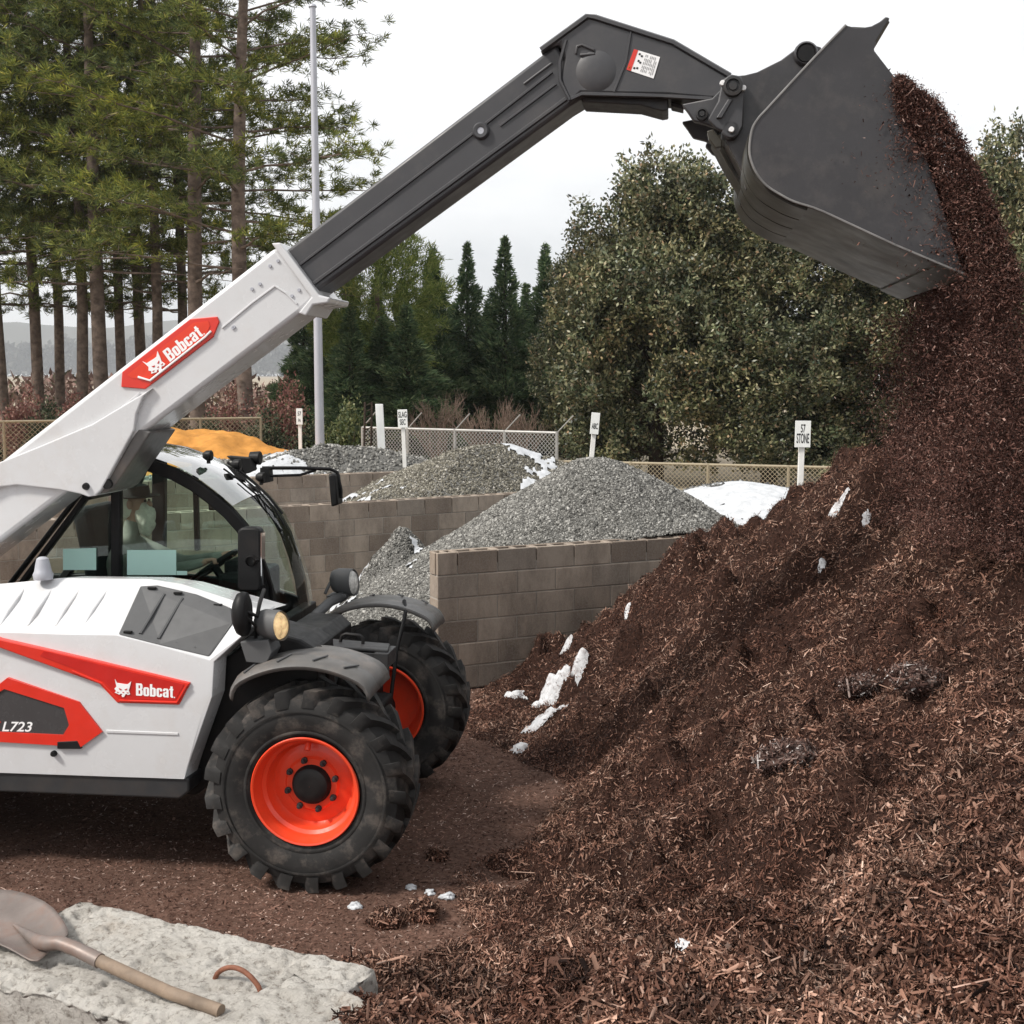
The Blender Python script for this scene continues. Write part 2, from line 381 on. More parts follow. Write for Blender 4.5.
# grille plate on the cover, with ribs
g = MB()
gout = [(140, 586), (157, 585), (196, 594), (231, 608), (232, 623), (209, 657), (160, 645), (118, 634)]
P = [hoodpt(x, y, .012) for x, y in gout]; B_ = [p + Vector((0, .05, -.02)) for p in P]
g.prism(P, B_)
grille = g.build('intake_grille', M['plate'], TH, bevel=.008)
rb = MB()
for k in range(4):
    f = .2 + .2 * k
    a0 = (140 + (231 - 140) * f + 6, 587 + (607 - 587) * f + 3); a1 = (118 + (209 - 118) * f + 4, 632 + (656 - 632) * f - 3)
    p0 = hoodpt(*a0, .016); p1 = hoodpt(*a1, .016); rb.tube([p0, p1], .010, 6)
rb.build_each('rib', M['plate'], grille)
lt = MB()
for (x, y) in ((152, 588), (178, 593), (218, 605), (128, 632)):
    p = hoodpt(x, y, .02); lt.box(p, (.05, .02, .014))
lt.build_each('latch', M['black'], grille, bevel=.003)
# pressed scallops on the sloping cover, left of the grille
sc = MB()
for k, x in enumerate((-60, -30, 0, 28, 56, 84)):
    sc.tube([hoodpt(x + 24, 590, -.012), hoodpt(x + 18, 598, -.004), hoodpt(x + 8, 612, -.002), hoodpt(x, 626, -.012)], [.010, .016, .018, .010], 10)
sc.build_each('pressed_rib', M['white'], hood, bevel=.006, smooth=60)
# raised lower panel facet
fc = MB(); 0 and fc.ext([(78, 651), (92, 638), (118, 641), (207, 664), (212, 668), (206, 690), (192, 676), (120, 660)], NB - .012, NB + .05)
cr = MB(); cr.ext([(106, 730), (178, 733), (178, 735.5), (106, 733)], NB - .013, NB + .02)
cr.build('crease', M['white'], hood, bevel=.003)
cap = V(43, 571, -.66)
cp_ = MB(); cp_.lathe([(-.05, .055), (-.02, .06), (.0, .05), (.03, .045), (.075, .035), (.085, .02), (.087, 0.001)], cap, 20, axis='z')
cp_.build('filler_cap', M['galv'], TH, smooth=40)
# ---- red stripe panels
def stripe(outer, inner, name, mo, mi, parent, lift=.018):
    a = MB(); r0 = [V(x, y, NB - lift) for x, y in outer]; a.prism(r0, [Vector((q.x, NB + .03, q.z)) for q in r0])
    o = a.build(name, mo, parent, bevel=.006)
    if inner:
        c = MB(); r0 = [V(x, y, NB - lift - .003) for x, y in inner]; c.prism(r0, [Vector((q.x, NB - lift + .004, q.z)) for q in r0])
        c.build('inset_panel', mi, o)
    return o
st1 = stripe([(-70, 618), (0, 639.5), (100, 662), (190, 683), (179, 705), (117, 703), (99, 684), (0, 648), (-70, 624)],
             [(44, 651), (100, 664.5), (184, 684.5), (175, 700), (121, 699), (103, 681), (72, 668), (40, 656)], 'red_stripe', M['red'], M['red_dark'], TH)
hl = MB(); hl.tube([V(72, 671, NB - .023), V(102, 683.5, NB - .023), V(119.5, 700.5, NB - .023), V(177, 702.5, NB - .023), V(187, 685, NB - .023)], .006, 6)
hl.build('stripe_lip', M['red'], st1)
st2 = MB()
fo = [(-80, 700), (-8, 690), (7, 678), (79, 702), (102, 732), (81, 747), (0, 742), (-80, 740)]
fi = [(-80, 706), (-8, 697), (4, 689), (64, 708), (69, 725), (63, 735), (0, 732), (-80, 730)]
def ringext(mb, o, i, b0, b1):
    O0 = [V(x, y, b0) for x, y in o]; I0 = [V(x, y, b0) for x, y in i]; n = len(o)
    O1 = [Vector((q.x, b1, q.z)) for q in O0]; I1 = [Vector((q.x, b1, q.z)) for q in I0]
    fs = []
    for k in range(n):
        j = (k + 1) % n
        fs += [(k, j, n + j, n + k), (2 * n + k, 2 * n + j, j, k), (n + k, n + j, 3 * n + j, 3 * n + k)]
    mb.add(O0 + I0 + O1 + I1, fs)
ringext(st2, fo, fi, NB - .022, NB + .02)
st2 = st2.build('red_frame', M['red'], TH, bevel=.006)
sp = MB(); sp.ext(fi, NB - .014, NB + .01); M['gloss'] = surf('dark gloss panel', (.05, .05, .052), .25, var=.05, coat=.5)
sp.build('dark_panel', M['gloss'], st2)
bt = MB(); bt.ext([(57, 742), (77, 741), (81, 749), (57, 749)], NB - .026, NB)
bt.build('release_handle', M['black'], TH, bevel=.004)
bt = MB(); c = V(54, 753.5, NB - .01); bt.lathe([(-.022, .001), (-.022, .012), (-.01, .018), (.01, .018)], c, 14)
bt.build('bolt', M['black'], TH, smooth=40)

GL = {'B': (5.2, [[(0,0),(4.2,0),(5.2,1),(5.2,4.2),(4.5,5.1),(5.1,5.9),(5.1,9),(4.2,10),(0,10)], [(2,1.5),(3.1,1.5),(3.3,1.8),(3.3,4.1),(3.1,4.4),(2,4.4)], [(2,6),(3,6),(3.2,6.3),(3.2,8.2),(3,8.5),(2,8.5)]]),
 'o': (4.6, [[(1,0),(3.6,0),(4.6,1),(4.6,6.2),(3.6,7.2),(1,7.2),(0,6.2),(0,1)], [(1.9,1.3),(2.7,1.3),(2.7,5.9),(1.9,5.9)]]),
 'b': (4.6, [[(0,0),(3.6,0),(4.6,1),(4.6,6.2),(3.6,7.2),(1.9,7.2),(1.9,10),(0,10)], [(1.9,1.3),(2.7,1.3),(2.7,5.9),(1.9,5.9)]]),
 'c': (4.4, [[(1,0),(3.5,0),(4.4,1),(4.4,2.7),(2.6,2.7),(2.6,1.3),(1.9,1.3),(1.9,5.9),(2.6,5.9),(2.6,4.6),(4.4,4.6),(4.4,6.2),(3.5,7.2),(1,7.2),(0,6.2),(0,1)]]),
 'a': (4.5, [[(1,0),(2.2,0),(2.7,.6),(2.7,0),(4.5,0),(4.5,6.2),(3.5,7.2),(1,7.2),(.1,6.2),(.1,4.9),(1.9,4.9),(1.9,5.9),(2.7,5.9),(2.7,4.3),(1,4.1),(0,3.2),(0,1)], [(1.9,1.3),(2.7,1.3),(2.7,3.2),(1.9,3.0)]]),
 't': (3.0, [[(.8,.9),(1.6,0),(3,0),(3,1.3),(2.6,1.3),(2.6,5.9),(3.1,5.9),(3.1,7.2),(2.6,7.2),(2.6,9.2),(.8,9.2),(.8,7.2),(0,7.2),(0,5.9),(.8,5.9)]]),
 '.': (.9, [[(0,0),(.9,0),(.9,.9),(0,.9)]])}
def blockword(cu, txt):
    x = 0
    for ch in txt:
        w_, outs = GL[ch]
        for ol in outs:
            sp_ = cu.splines.new('POLY'); sp_.points.add(len(ol) - 1); sp_.use_cyclic_u = True
            for p_, q_ in zip(sp_.points, ol): p_.co = (x + q_[0], q_[1], 0, 1)
        x += w_ + .5
def lettering(txt, p0, p1, hpx, b, name, mat, parent, bold=.03, shear=0.0, wide=None):
    if all(ch in GL for ch in txt) and len(txt) > 3:
        cu = bpy.data.curves.new('t', 'CURVE'); cu.dimensions = '2D'; cu.fill_mode = 'BOTH'; blockword(cu, txt)
    else:
        cu = bpy.data.curves.new('t', 'FONT'); cu.body = txt; cu.size = 1; cu.offset = bold * .5; cu.extrude = .0; cu.shear = shear
    o = bpy.data.objects.new('t', cu); COL.objects.link(o); bpy.context.view_layer.update()
    me = bpy.data.meshes.new_from_object(o.evaluated_get(bpy.context.evaluated_depsgraph_get()))
    bpy.data.objects.remove(o); co = np.array([v.co[:] for v in me.vertices])
    x0, x1 = co[:, 0].min(), co[:, 0].max(); y0, y1 = 0.0, co[:, 1].max()
    A = p0; ux = p1 - p0; L = ux.length; ux = ux / L; uz = Vector((-ux.z, 0, ux.x)) if b is not None else None
    if b is None: uz = wide
    W = (co[:, 0] - x0) / (x1 - x0) * L; H = (co[:, 1] - y0) / (y1 - y0) * hpx
    for v, w, h in zip(me.vertices, W, H): v.co = A + ux * float(w) + uz * float(h)
    me.name = name
    return link(name, me, mat, parent)
def pxm(b, px=512, py=500):              # metres per pixel on plane b
    return (V(px + 1, py, b) - V(px, py, b)).length
CAT = [(150, 195), (172, 232), (215, 236), (250, 240), (280, 240), (318, 207), (302, 270), (292, 300), (306, 338), (285, 345), (268, 335), (255, 345), (244, 368), (225, 370), (218, 352), (228, 340), (214, 335), (196, 348), (172, 338), (148, 330), (163, 312), (145, 292), (166, 268)]
EYES = [[(192, 280), (222, 292), (212, 302), (198, 296)], [(250, 292), (278, 280), (276, 292), (258, 302)], [(226, 318), (246, 318), (238, 330)], [(170, 318), (192, 322), (176, 330)], [(268, 322), (290, 318), (288, 330)]]
def emblem(c0, ux, uz, size, parent, dark):
    f = lambda p, o: c0 + ux * ((p[0] - 232) / 175 * size) + uz * (-(p[1] - 285) / 175 * size) + Vector((0, -o, 0))
    mb = MB(); mb.prism([f(p, .003) for p in CAT], [f(p, -.002) for p in CAT])
    for e in EYES: mb.prism([f(p, .005) for p in e], [f(p, .0035) for p in e], 1)
    return mb.build('emblem', [M['letter'], dark], parent)
# lettering on the side stripe
bb = NB - .0225
q0 = V(136, 695.5, bb); q1 = V(175, 698, bb); mp = pxm(bb, 150, 690)
lettering('Bobcat.', q0, q1, 12.0 * mp, bb, 'lettering', M['letter'], st1, .035)
ux = (q1 - q0).normalized(); emblem(V(123, 688.5, bb), ux, Vector((-ux.z, 0, ux.x)), 17 * mp, st1, M['red_dark'])
bb = NB - .0155
q0 = V(2, 731, bb); q1 = V(33, 731.5, bb)
lettering('L723', q0, q1, 9.5 * mp, bb, 'lettering', M['letter'], st2, .03, .3)
q0 = V(-8, 731, bb); q1 = V(1.5, 731, bb)
lettering('T', q0, q1, 9.5 * mp, bb, 'lettering', M['red'], st2, .03, .3)
# ---- dark skirt, chassis
sk = MB(); sk.ext([(-330, 770), (0, 771), (189, 778), (189, 792), (180, 799), (0, 792), (-330, 790)], NB + .012, NB + .5)
sk.build('side_skirt', M['skirt'], TH, bevel=.012)
ch = MB()
ch.ext([(60, 668), (205, 672), (262, 630), (300, 640), (316, 650), (318, 700), (262, 735), (196, 796), (60, 790)], -.80, -.42)
ch.box((-1.9, .1, .72), (3.9, 1.05, .5)); ch.box((-.02, 0, .62), (.4, .7, .36))
ch.box((-1.5, .62, .75), (2.2, .75, .62))
ch.build('chassis', M['black'], TH, bevel=.02)
for xx in (0, -2.85):
    ax = MB(); ax.lathe([(-.72, .001), (-.72, .11), (-.2, .11), (-.16, .2), (-.1, .24), (.1, .24), (.16, .2), (.2, .11), (.72, .11), (.72, .001)], (xx, .0, .6), 20); ax.build('axle', M['black'], TH, smooth=40)
# hoses and clutter between wheel and cab
hs = MB()
for k in range(5):
    p0 = V(262 + k * 8, 628, -.5 + .12 * k); p1 = V(285 + k * 6, 640, -.45 + .12 * k); p2 = V(304 + k * 4, 664, -.42 + .1 * k)
    hs.tube([p0, (p0 + p1) / 2 + Vector((0, 0, .04)), p1, p2], .014, 8)
hs.build_each('hose', M['black'], TH, smooth=60)
# rear body, tower and counterweight (outside the frame)
rw = MB(); rw.box((-3.75, 0, .95), (.7, 1.7, .8)); rw.box((-3.2, .0, 1.35), (.9, .62, .55)); rw.build('rear_body', M['white'], TH, bevel=.05)

# ---- wheels
def make_wheel(c, side):                      # side -1 near, +1 far : hub faces outwards
    w = tag(empty('wheel', c)); w.parent = TH; w.scale = (.975, 1, .975); w.location.z = .585
    ty = MB()
    prof = [(-.15, .315), (-.175, .33), (-.20, .38), (-.212, .44), (-.205, .50), (-.187, .543), (-.12, .566), (0, .572), (.12, .566), (.187, .543), (.205, .50), (.212, .44), (.20, .38), (.175, .33), (.15, .315)]
    ty.lathe(prof, (0, 0, 0), 72)
    n = 21
    for sg in (-1, 1):
        for k in range(n):
            base = 2 * math.pi * (k + (0 if sg < 0 else .5)) / n
            secs = []
            for s_, bw in ((0.0, .05), (.3, .052), (.62, .058), (.88, .066), (1.0, .070), (1.06, .060)):
                lean = base + .30 * s_ ** .85
                rt = (.606 - .010 * s_ * s_) if s_ < 1.03 else .545
                rb_ = .556 - .012 * s_ if s_ < .9 else .50
                y = sg * (-.012 + .212 * min(s_, 1.02) + (.006 if s_ > 1.03 else 0))
                secs.append([(rr * math.cos(lean + dd), y, rr * math.sin(lean + dd)) for rr, dd in ((rb_, -bw * 1.15), (rt, -bw * .8), (rt, bw * .8), (rb_, bw * 1.15))])
            vs = [q for s_ in secs for q in s_]; fs = []
            for i in range(len(secs) - 1):
                for j in range(4): fs.append((i * 4 + j, i * 4 + (j + 1) % 4, i * 4 + 4 + (j + 1) % 4, i * 4 + 4 + j))
            fs += [(3, 2, 1, 0), tuple(len(vs) - 4 + j for j in range(4))]
            ty.add(vs, fs)
    for k, rr in enumerate((.345, .47)):      # moulded rings on the sidewalls
        for sg in (-1, 1):
            yy = sg * (.188 if k == 0 else .211)
            ty.lathe([(yy - .006, rr), (yy + sg * .008, rr + .008), (yy - .006, rr + .016)], (0, 0, 0), 60)
    ty.build('tyre', M['rubber'], w, smooth=32)
    s = side
    rm = MB()
    rm.lathe([(s * .185, .322), (s * .192, .316), (s * .188, .305), (s * .16, .300), (s * .14, .288), (s * .10, .282), (s * .085, .262), (s * .04, .255), (s * .02, .235), (s * .025, .215), (s * .03, .20), (s * .03, .165), (s * .045, .15), (s * .045, .04), (s * .045, .001)], (0, 0, 0), 64)
    rm.lathe([(-s * .185, .322), (-s * .192, .316), (-s * .188, .305), (-s * .15, .295), (-s * .1, .28), (-s * .05, .26), (-s * .0, .24), (-s * .0, .001)], (0, 0, 0), 64)
    rm.build('rim', M['rim'], w, smooth=38)
    vl = MB(); vl.tube([(.0, s * .10, .262), (.0, s * .12, .225)], .018, 10); vl.build('valve', M['rim'], w, smooth=40)
    hb = MB(); hb.lathe([(s * .04, .118), (s * .06, .115), (s * .068, .108), (s * .085, .104), (s * .094, .09), (s * .097, .05), (s * .097, .001)], (0, 0, 0), 32)
    hb.build('hub', M['black'], w, smooth=40)
    for k in range(8):
        a = 2 * math.pi * (k + .35) / 8
        nt_ = MB(); nt_.lathe([(s * .04, .019), (s * .062, .019), (s * .064, .012), (s * .085, .011), (s * .087, .001)], (.148 * math.cos(a), 0, .148 * math.sin(a)), 8)
        nt_.build('wheel_nut', M['skirt'], w)
    return w
wheel_n = make_wheel((0, -.89, .6), -1); wheel_f = make_wheel((0, .89, .6), 1)
for w, x in ((wheel_n, -2.85), (wheel_f, -2.85)):
    c = copy_tree(w, TH); c.location = (x, w.location.y, .585)

# ---- mudguards
def fender(side, name='mudguard'):
    mb = MB(); s = side; secs = []
    prof = [(-.225, .685), (-.228, .705), (-.205, .725), (-.12, .742), (-.06, .735), (-.05, .742), (.1, .742), (.19, .735), (.2, .715)]
    nn = 26
    for i in range(nn + 1):
        a = rad(54 + (129 - 54) * i / nn); end = min(1, min(i, nn - i) / 3.0); dr = -.05 * (1 - end) ** 2
        secs.append([(( r + dr) * math.cos(a), h * (1 if s < 0 else -1), (r + dr) * math.sin(a)) for h, r in prof])
    m = len(prof); vs = [q for s_ in secs for q in s_]
    fs = [(i * m + j, i * m + j + 1, (i + 1) * m + j + 1, (i + 1) * m + j) for i in range(nn) for j in range(m - 1)]
    mb.add(vs, fs)
    o = mb.build(name, M['fender'], TH, smooth=50); o.location = (0, s * .87, .6)
    so = o.modifiers.new('solid', 'SOLIDIFY'); so.thickness = .018; so.offset = -1
    rr = MB()
    for a in (70, 84, 100, 116):
        a = rad(a); rr.tube([(.735 * math.cos(a + .03), (-.19) * (1 if s < 0 else -1), .735 * math.sin(a + .03)), (.75 * math.cos(a - .05), (-.10) * (1 if s < 0 else -1), .75 * math.sin(a - .05))], .006, 6)
    rr.build_each('rib', M['plate'], o)
    return o
fender(-1); fender(1)
br = MB(); br.tube([(.12, .50, .66), (.16, .56, 1.05), (.2, .66, 1.28), (.16, .8, 1.335)], .014, 10); br.tube([(.0, -.6, 1.0), (0, -.62, 1.25), (0, -.75, 1.33)], .022, 10)
br.build_each('mudguard_bracket', M['black'], TH, smooth=40)
# step plate between the wheels
pl = MB(); p = [V(313, 644, -.30), V(388, 650, -.30), V(390, 643.5, -.05), V(320, 637.5, -.05)]
pl.prism(p, [q - Vector((0, 0, .02)) for q in p]); r0 = [V(x, y, -.295) for x, y in ((313, 649), (388, 654), (387, 670), (313, 674))]
pl.prism(r0, [Vector((q.x, -.06, q.z)) for q in r0])
plo = pl.build('step_plate', M['skirt'], TH, bevel=.006)
hd = MB(); hd.tube([V(340, 643, -.15), V(342, 635.5, -.15), V(346, 634, -.15), V(360, 635.5, -.15), V(363, 638, -.15), V(363, 645, -.15)], .011, 8)
hd.build('handle', M['black'], plo, smooth=50)
sb = MB(); sb.ext([(374, 653), (388, 654), (388, 676), (376, 680)], -.34, -.30); sb.build('bracket', M['skirt'], plo, bevel=.004)

# ---- cab
CB0, CB1 = .27, 1.03
arch = [(96, 470), (112, 460), (130, 456), (150, 459.5), (175, 468.5), (196, 480), (214, 493.5), (231, 508), (246, 525), (257, 545), (266, 570), (273, 596), (277, 622)]
A0 = [V(x, y, CB0) for x, y in arch]
A1 = [Vector((q.x, CB1, q.z)) for q in A0]
fr = MB()
def band(mb, path, out, w, d, ysign):      # flat bar following a path in the side plane
    n = len(path); vs = []
    for i, p in enumerate(path):
        t = (path[min(i + 1, n - 1)] - path[max(i - 1, 0)]).normalized(); nn = Vector((t.z, 0, -t.x)) * out
        for k, e in ((0, 0), (w, 0), (w, d), (0, d)): vs.append(p + nn * k + Vector((0, e * ysign, 0)))
    fs = []
    for i in range(n - 1):
        for j in range(4): fs.append((i * 4 + j, i * 4 + (j + 1) % 4, i * 4 + 4 + (j + 1) % 4, i * 4 + 4 + j))
    fs += [(0, 1, 2, 3), tuple((n - 1) * 4 + j for j in (3, 2, 1, 0))]
    mb.add(vs, fs)
band(fr, A0, 1, .085, .06, 1); band(fr, A1, 1, .075, .06, -1)
def pillar(mb, x0, y0, x1, y1, b, w=.045):
    p0 = V(x0, y0, b); p1 = V(x1, y1, b); t = (p1 - p0).normalized(); nn = Vector((t.z, 0, -t.x)) * w
    mb.prism([p0 - nn, p0 + nn, p1 + nn, p1 - nn], [q + Vector((0, .06, 0)) for q in (p0 - nn, p0 + nn, p1 + nn, p1 - nn)])
pillar(fr, 115, 466, 115, 608, CB0, .034)
pillar(fr, 86, 495, 8, 600, CB0, .02); pillar(fr, 79, 493, -4, 600, CB0, .014)
# far side pillars (same stations at the far plane)
for (x0, y0, x1, y1, w) in ((115, 466, 115, 608, .05), (86, 495, 8, 600, .03)):
    p0 = V(x0, y0, CB0); p1 = V(x1, y1, CB0); t = (p1 - p0).normalized(); nn = Vector((t.z, 0, -t.x)) * w
    r = [Vector((q.x, CB1, q.z)) for q in (p0 - nn, p0 + nn, p1 + nn, p1 - nn)]; fr.prism(r, [q - Vector((0, .06, 0)) for q in r])
for q in (A0[1], A0[0]):
    fr.tube([q, Vector((q.x, CB1, q.z))], .035, 8)
q = V(86, 495, CB0); fr.tube([q, Vector((q.x, CB1, q.z))], .04, 8); fr.tube([q, A0[0]], .05, 8); fr.tube([Vector((q.x, CB1, q.z)), A1[0]], .05, 8)
lowp = [(-5, 590), (120, 588), (182, 594), (237, 606), (262, 614), (278, 622), (270, 690), (-5, 690)]
r0 = [V(x, y, CB0 + .01) for x, y in lowp]; fr.prism(r0, [Vector((p_.x, CB0 + .05, p_.z)) for p_ in r0])
r0 = [Vector((p_.x, CB1 - .05, p_.z)) for p_ in r0]; fr.prism(r0, [Vector((p_.x, CB1, p_.z)) for p_ in r0])
zf = V(270, 690, CB0).z
fr.box(((V(-5, 690, CB0).x + V(270, 690, CB0).x) / 2, (CB0 + CB1) / 2, zf), (V(270, 690, CB0).x - V(-5, 690, CB0).x, CB1 - CB0 - .1, .05))
p = A0[-1]; fr.box((p.x + .01, (CB0 + CB1) / 2, p.z - .16), (.08, CB1 - CB0 - .02, .34))
cab = fr.build('cab', M['black'], TH, bevel=.012, smooth=40)
wip = MB()
def onarch(x, k):        # point on the glass sweep: arch station by picture column, k across
    xs_ = [p[0] for p in arch]; i = max(0, min(len(arch) - 2, int(np.searchsorted(xs_, x)) - 1)); t = (x - xs_[i]) / (xs_[i + 1] - xs_[i])
    q = A0[i].lerp(A0[i + 1], t); tt = (A0[i + 1] - A0[i]).normalized(); return Vector((q.x, CB0 + (CB1 - CB0) * k, q.z)) + Vector((-tt.z, 0, tt.x)) * (.05 + .05 * (1 - (2 * k - 1) ** 2))
wip.tube([onarch(x, .62) for x in (196, 205, 214, 224, 236, 248)], .010, 6); wip.tube([onarch(x, .50) for x in (214, 224, 236, 246, 254)], .007, 6)
wip.build_each('wiper', M['black'], cab, smooth=50)
for x, k in ((190, .30), (206, .58), (222, .86)):  # lamp shapes added, some standing for dark lamp reflections in the roof glass
    q = onarch(x, k); wl = MB(); wl.lathe([(-.035, .001), (-.035, .02), (-.015, .034), (.02, .036), (.025, .031), (.025, .001)], q + Vector((0, 0, .045)), 16, axis='x'); wl.tube([q - Vector((0, 0, .01)), q + Vector((0, 0, .03))], .014, 6); wl.build('work_lamp', M['black'], cab, smooth=40)
# windscreen + roof glass in one sweep, door glass, rear quarter glass, far glass
ng = 6
def sheet(P0, P1, ins=0.02):
    vs = []; n = len(P0)
    for i in range(n):
        for k in range(ng + 1):
            u = k / ng; q = P0[i].lerp(P1[i], u)
            t = (P0[min(i + 1, n - 1)] - P0[max(i - 1, 0)]).normalized(); nn = Vector((-t.z, 0, t.x))
            vs.append(q + nn * (ins + .05 * (1 - (2 * u - 1) ** 2)))
    fs = [(i * (ng + 1) + k, i * (ng + 1) + k + 1, (i + 1) * (ng + 1) + k + 1, (i + 1) * (ng + 1) + k) for i in range(n - 1) for k in range(ng)]
    return MB().add(vs, fs)
def dens(P, m=3):
    out = []
    for i in range(len(P) - 1):
        for k in range(m): out.append(P[i].lerp(P[i + 1], k / m))
    return out + [P[-1]]
sheet(dens(A0[0:8]), dens(A1[0:8])).build('roof_glass', M['glass_roof'], cab, smooth=180)
sheet(dens(A0[7:]), dens(A1[7:])).build('windscreen', M['glass'], cab, smooth=180)
rg = MB()
for k in range(9):
    i = 1 + .22 * k; j = int(i); q = A0[j].lerp(A0[j + 1], i - j)
    rg.box((q.x, (CB0 + CB1) / 2, q.z + .005), (.018, CB1 - CB0 - .1, .03))
rg.build_each('roof_guard', M['black'], cab)
def pane(pxs, b, far=False):
    r = [V(x, y, CB0 + .02) for x, y in pxs]
    if far: r = [Vector((q.x, CB1 - .02, q.z)) for q in r]
    return MB().prism(r, [q + Vector((0, .006, 0)) for q in r])
door = [(121, 472), (134, 464), (150, 467), (175, 477), (196, 489), (212, 502), (225, 515), (238, 532), (247, 552), (255, 580), (262, 612), (237, 604), (182, 592), (121, 586)]
quart = [(108, 476), (108, 588), (14, 592), (88, 497)]
pane(door, 0).build('door_window', M['glass'], cab); pane(quart, 0).build('quarter_window', M['glass'], cab)
pane(door, 0, True).build('window', M['glass'], cab); pane(quart, 0, True).build('window', M['glass'], cab)
pp = MB(); pp.ext([(127, 550), (176, 550), (176, 575), (127, 575)], CB0 + .010, CB0 + .014); pp.ext([(176.5, 571), (187, 571), (187, 575), (176.5, 575)], CB0 + .010, CB0 + .014); pp.build('paper_notice', M['paper'], cab)
pp = MB(); pp.ext([(63, 549), (96, 548), (96, 570), (63, 570)], CB0 + .010, CB0 + .014); pp.build('paper_notice', M['paper'], cab)
# seat, dash, steering wheel
CBM = .66
st = MB()
sx = V(126, 545, CBM)
st.box((sx.x - .18, CBM, sx.z - .02), (.12, .46, .62), rot=Matrix.Rotation(rad(-10), 3, 'Y')); st.box((sx.x + .08, CBM, sx.z - .36), (.52, .48, .13)); st.box((sx.x + .05, CBM, sx.z - .62), (.4, .4, .42))
st.build('seat', M['seat'], TH, bevel=.04, seg=3)
wc = V(214, 566, CBM)
da = MB(); da.box((wc.x + .26, CBM, wc.z - .22), (.26, .56, .42)); da.box((wc.x + .2, CBM, wc.z + .0), (.16, .3, .12)); da.box((wc.x + .02, CBM - .30, wc.z - .25), (.4, .12, .2)); da.box((wc.x - .35, CBM - .30, wc.z - .30), (.5, .12, .12))
da.build('dashboard', M['black'], TH, bevel=.03)
sw = MB(); R_ = Matrix.Rotation(rad(-35), 3, 'Y')
ring = [wc + R_ @ Vector((.19 * math.cos(a), .19 * math.sin(a), 0)) for a in [2 * math.pi * k / 32 for k in range(33)]]
sw.tube(ring, .014, 8); sw.tube([wc, wc + R_ @ Vector((.0, 0, -.3))], .03, 8)
for k in range(3):
    a = 2 * math.pi * k / 3; sw.tube([wc, wc + R_ @ Vector((.19 * math.cos(a), .19 * math.sin(a), 0))], .012, 6)
sw.build('steering_wheel', M['black'], TH, smooth=50)
rm_ = MB(); q = V(206, 505, CBM); rm_.box((q.x, CBM + .2, q.z), (.05, .2, .1)); rm_.box((V(160, 510, CBM).x + .13, CB1 - .03, V(160, 510, CBM).z), (.035, .05, .66)); rm_.build('cab_trim', M['black'], cab, bevel=.01)

# ---- mirrors and lights
def mirror(cx, cy, w, h, b, rx=0, round_=.03, thick=.07, name='mirror'):
    c = V(cx, cy, b); k = pxm(b, cx, cy); mb = MB(); mb.box((c.x, b, c.z), (thick * .9, w * k * .55 if False else .12, h * k))
    return mb
mr_ = MB(); c = V(249, 559, .02); k = pxm(.02, 249, 559)
mr_.ext([(237, 531), (241, 527.5), (256, 527.5), (260, 531), (261, 588), (258, 592), (240, 592), (237, 588)], -.04, .05)
mo = mr_.build('mirror', M['black'], TH, bevel=.02, seg=3, smooth=40)
gl = MB(); gl.ext([(260.6, 533), (261.6, 533), (261.6, 586), (260.6, 586)], -.03, .04); gl.build('mirror_glass', M['mirror'], mo)
am = MB(); am.tube([V(254, 560, -.06), V(262, 560, .0), V(270, 586, .1), V(272, 610, .2)], .016, 8); am.lathe([(-.06, .03), (-.05, .035), (-.03, .035)], V(253, 560, -.01), 16); am.build('mirror_arm', M['black'], mo, smooth=40)
mr_ = MB(); c = V(241, 614, -1.0); kk = pxm(-1.0, 241, 614)
vs = []
mr_.lathe([(-.5, .001), (-.49, .2), (-.42, .6), (-.2, .9), (.1, 1.0), (.4, .95), (.5, .8), (.5, .001)], (0, 0, 0), 24, axis='x')
mr_.v = [(c.x + x * .09, c.y + y * .085, c.z + z * 22 * kk) for x, y, z in mr_.v]
mo = mr_.build('mirror', M['black'], TH, smooth=50)
am = MB(); am.tube([V(247, 612, -1.0), V(257, 616, -.97), V(260, 602, -.9), V(264, 590, -.7)], .012, 8); am.tube([V(247, 618, -1.0), V(256, 626, -.97), V(256, 640, -.9)], .010, 8); am.build('mirror_arm', M['black'], mo, smooth=40)
# far side mirror on its bracket
BF = 1.12
mr_ = MB(); mr_.ext([(328, 474), (335, 475), (338, 505), (331, 507)], BF + .05, BF + .20); mo = mr_.build('mirror', M['black'], TH, bevel=.012, smooth=40)
am = MB(); am.tube([V(262, 468, BF - .1), V(300, 468, BF), V(330, 469, BF + .12), V(337, 472, BF + .13), V(341, 490, BF + .13), V(341, 498, BF + .13)], .013, 8); am.tube([V(270, 476, BF - .1), V(300, 475, BF), V(316, 470, BF + .08)], .010, 8); am.tube([V(334, 489, BF + .13), V(342, 489, BF + .13)], .012, 8)
am.ext([(260, 468), (269, 468), (270, 482), (260, 484)], BF - .12, BF - .04)
am.build('mirror_arm', M['black'], mo, smooth=40)
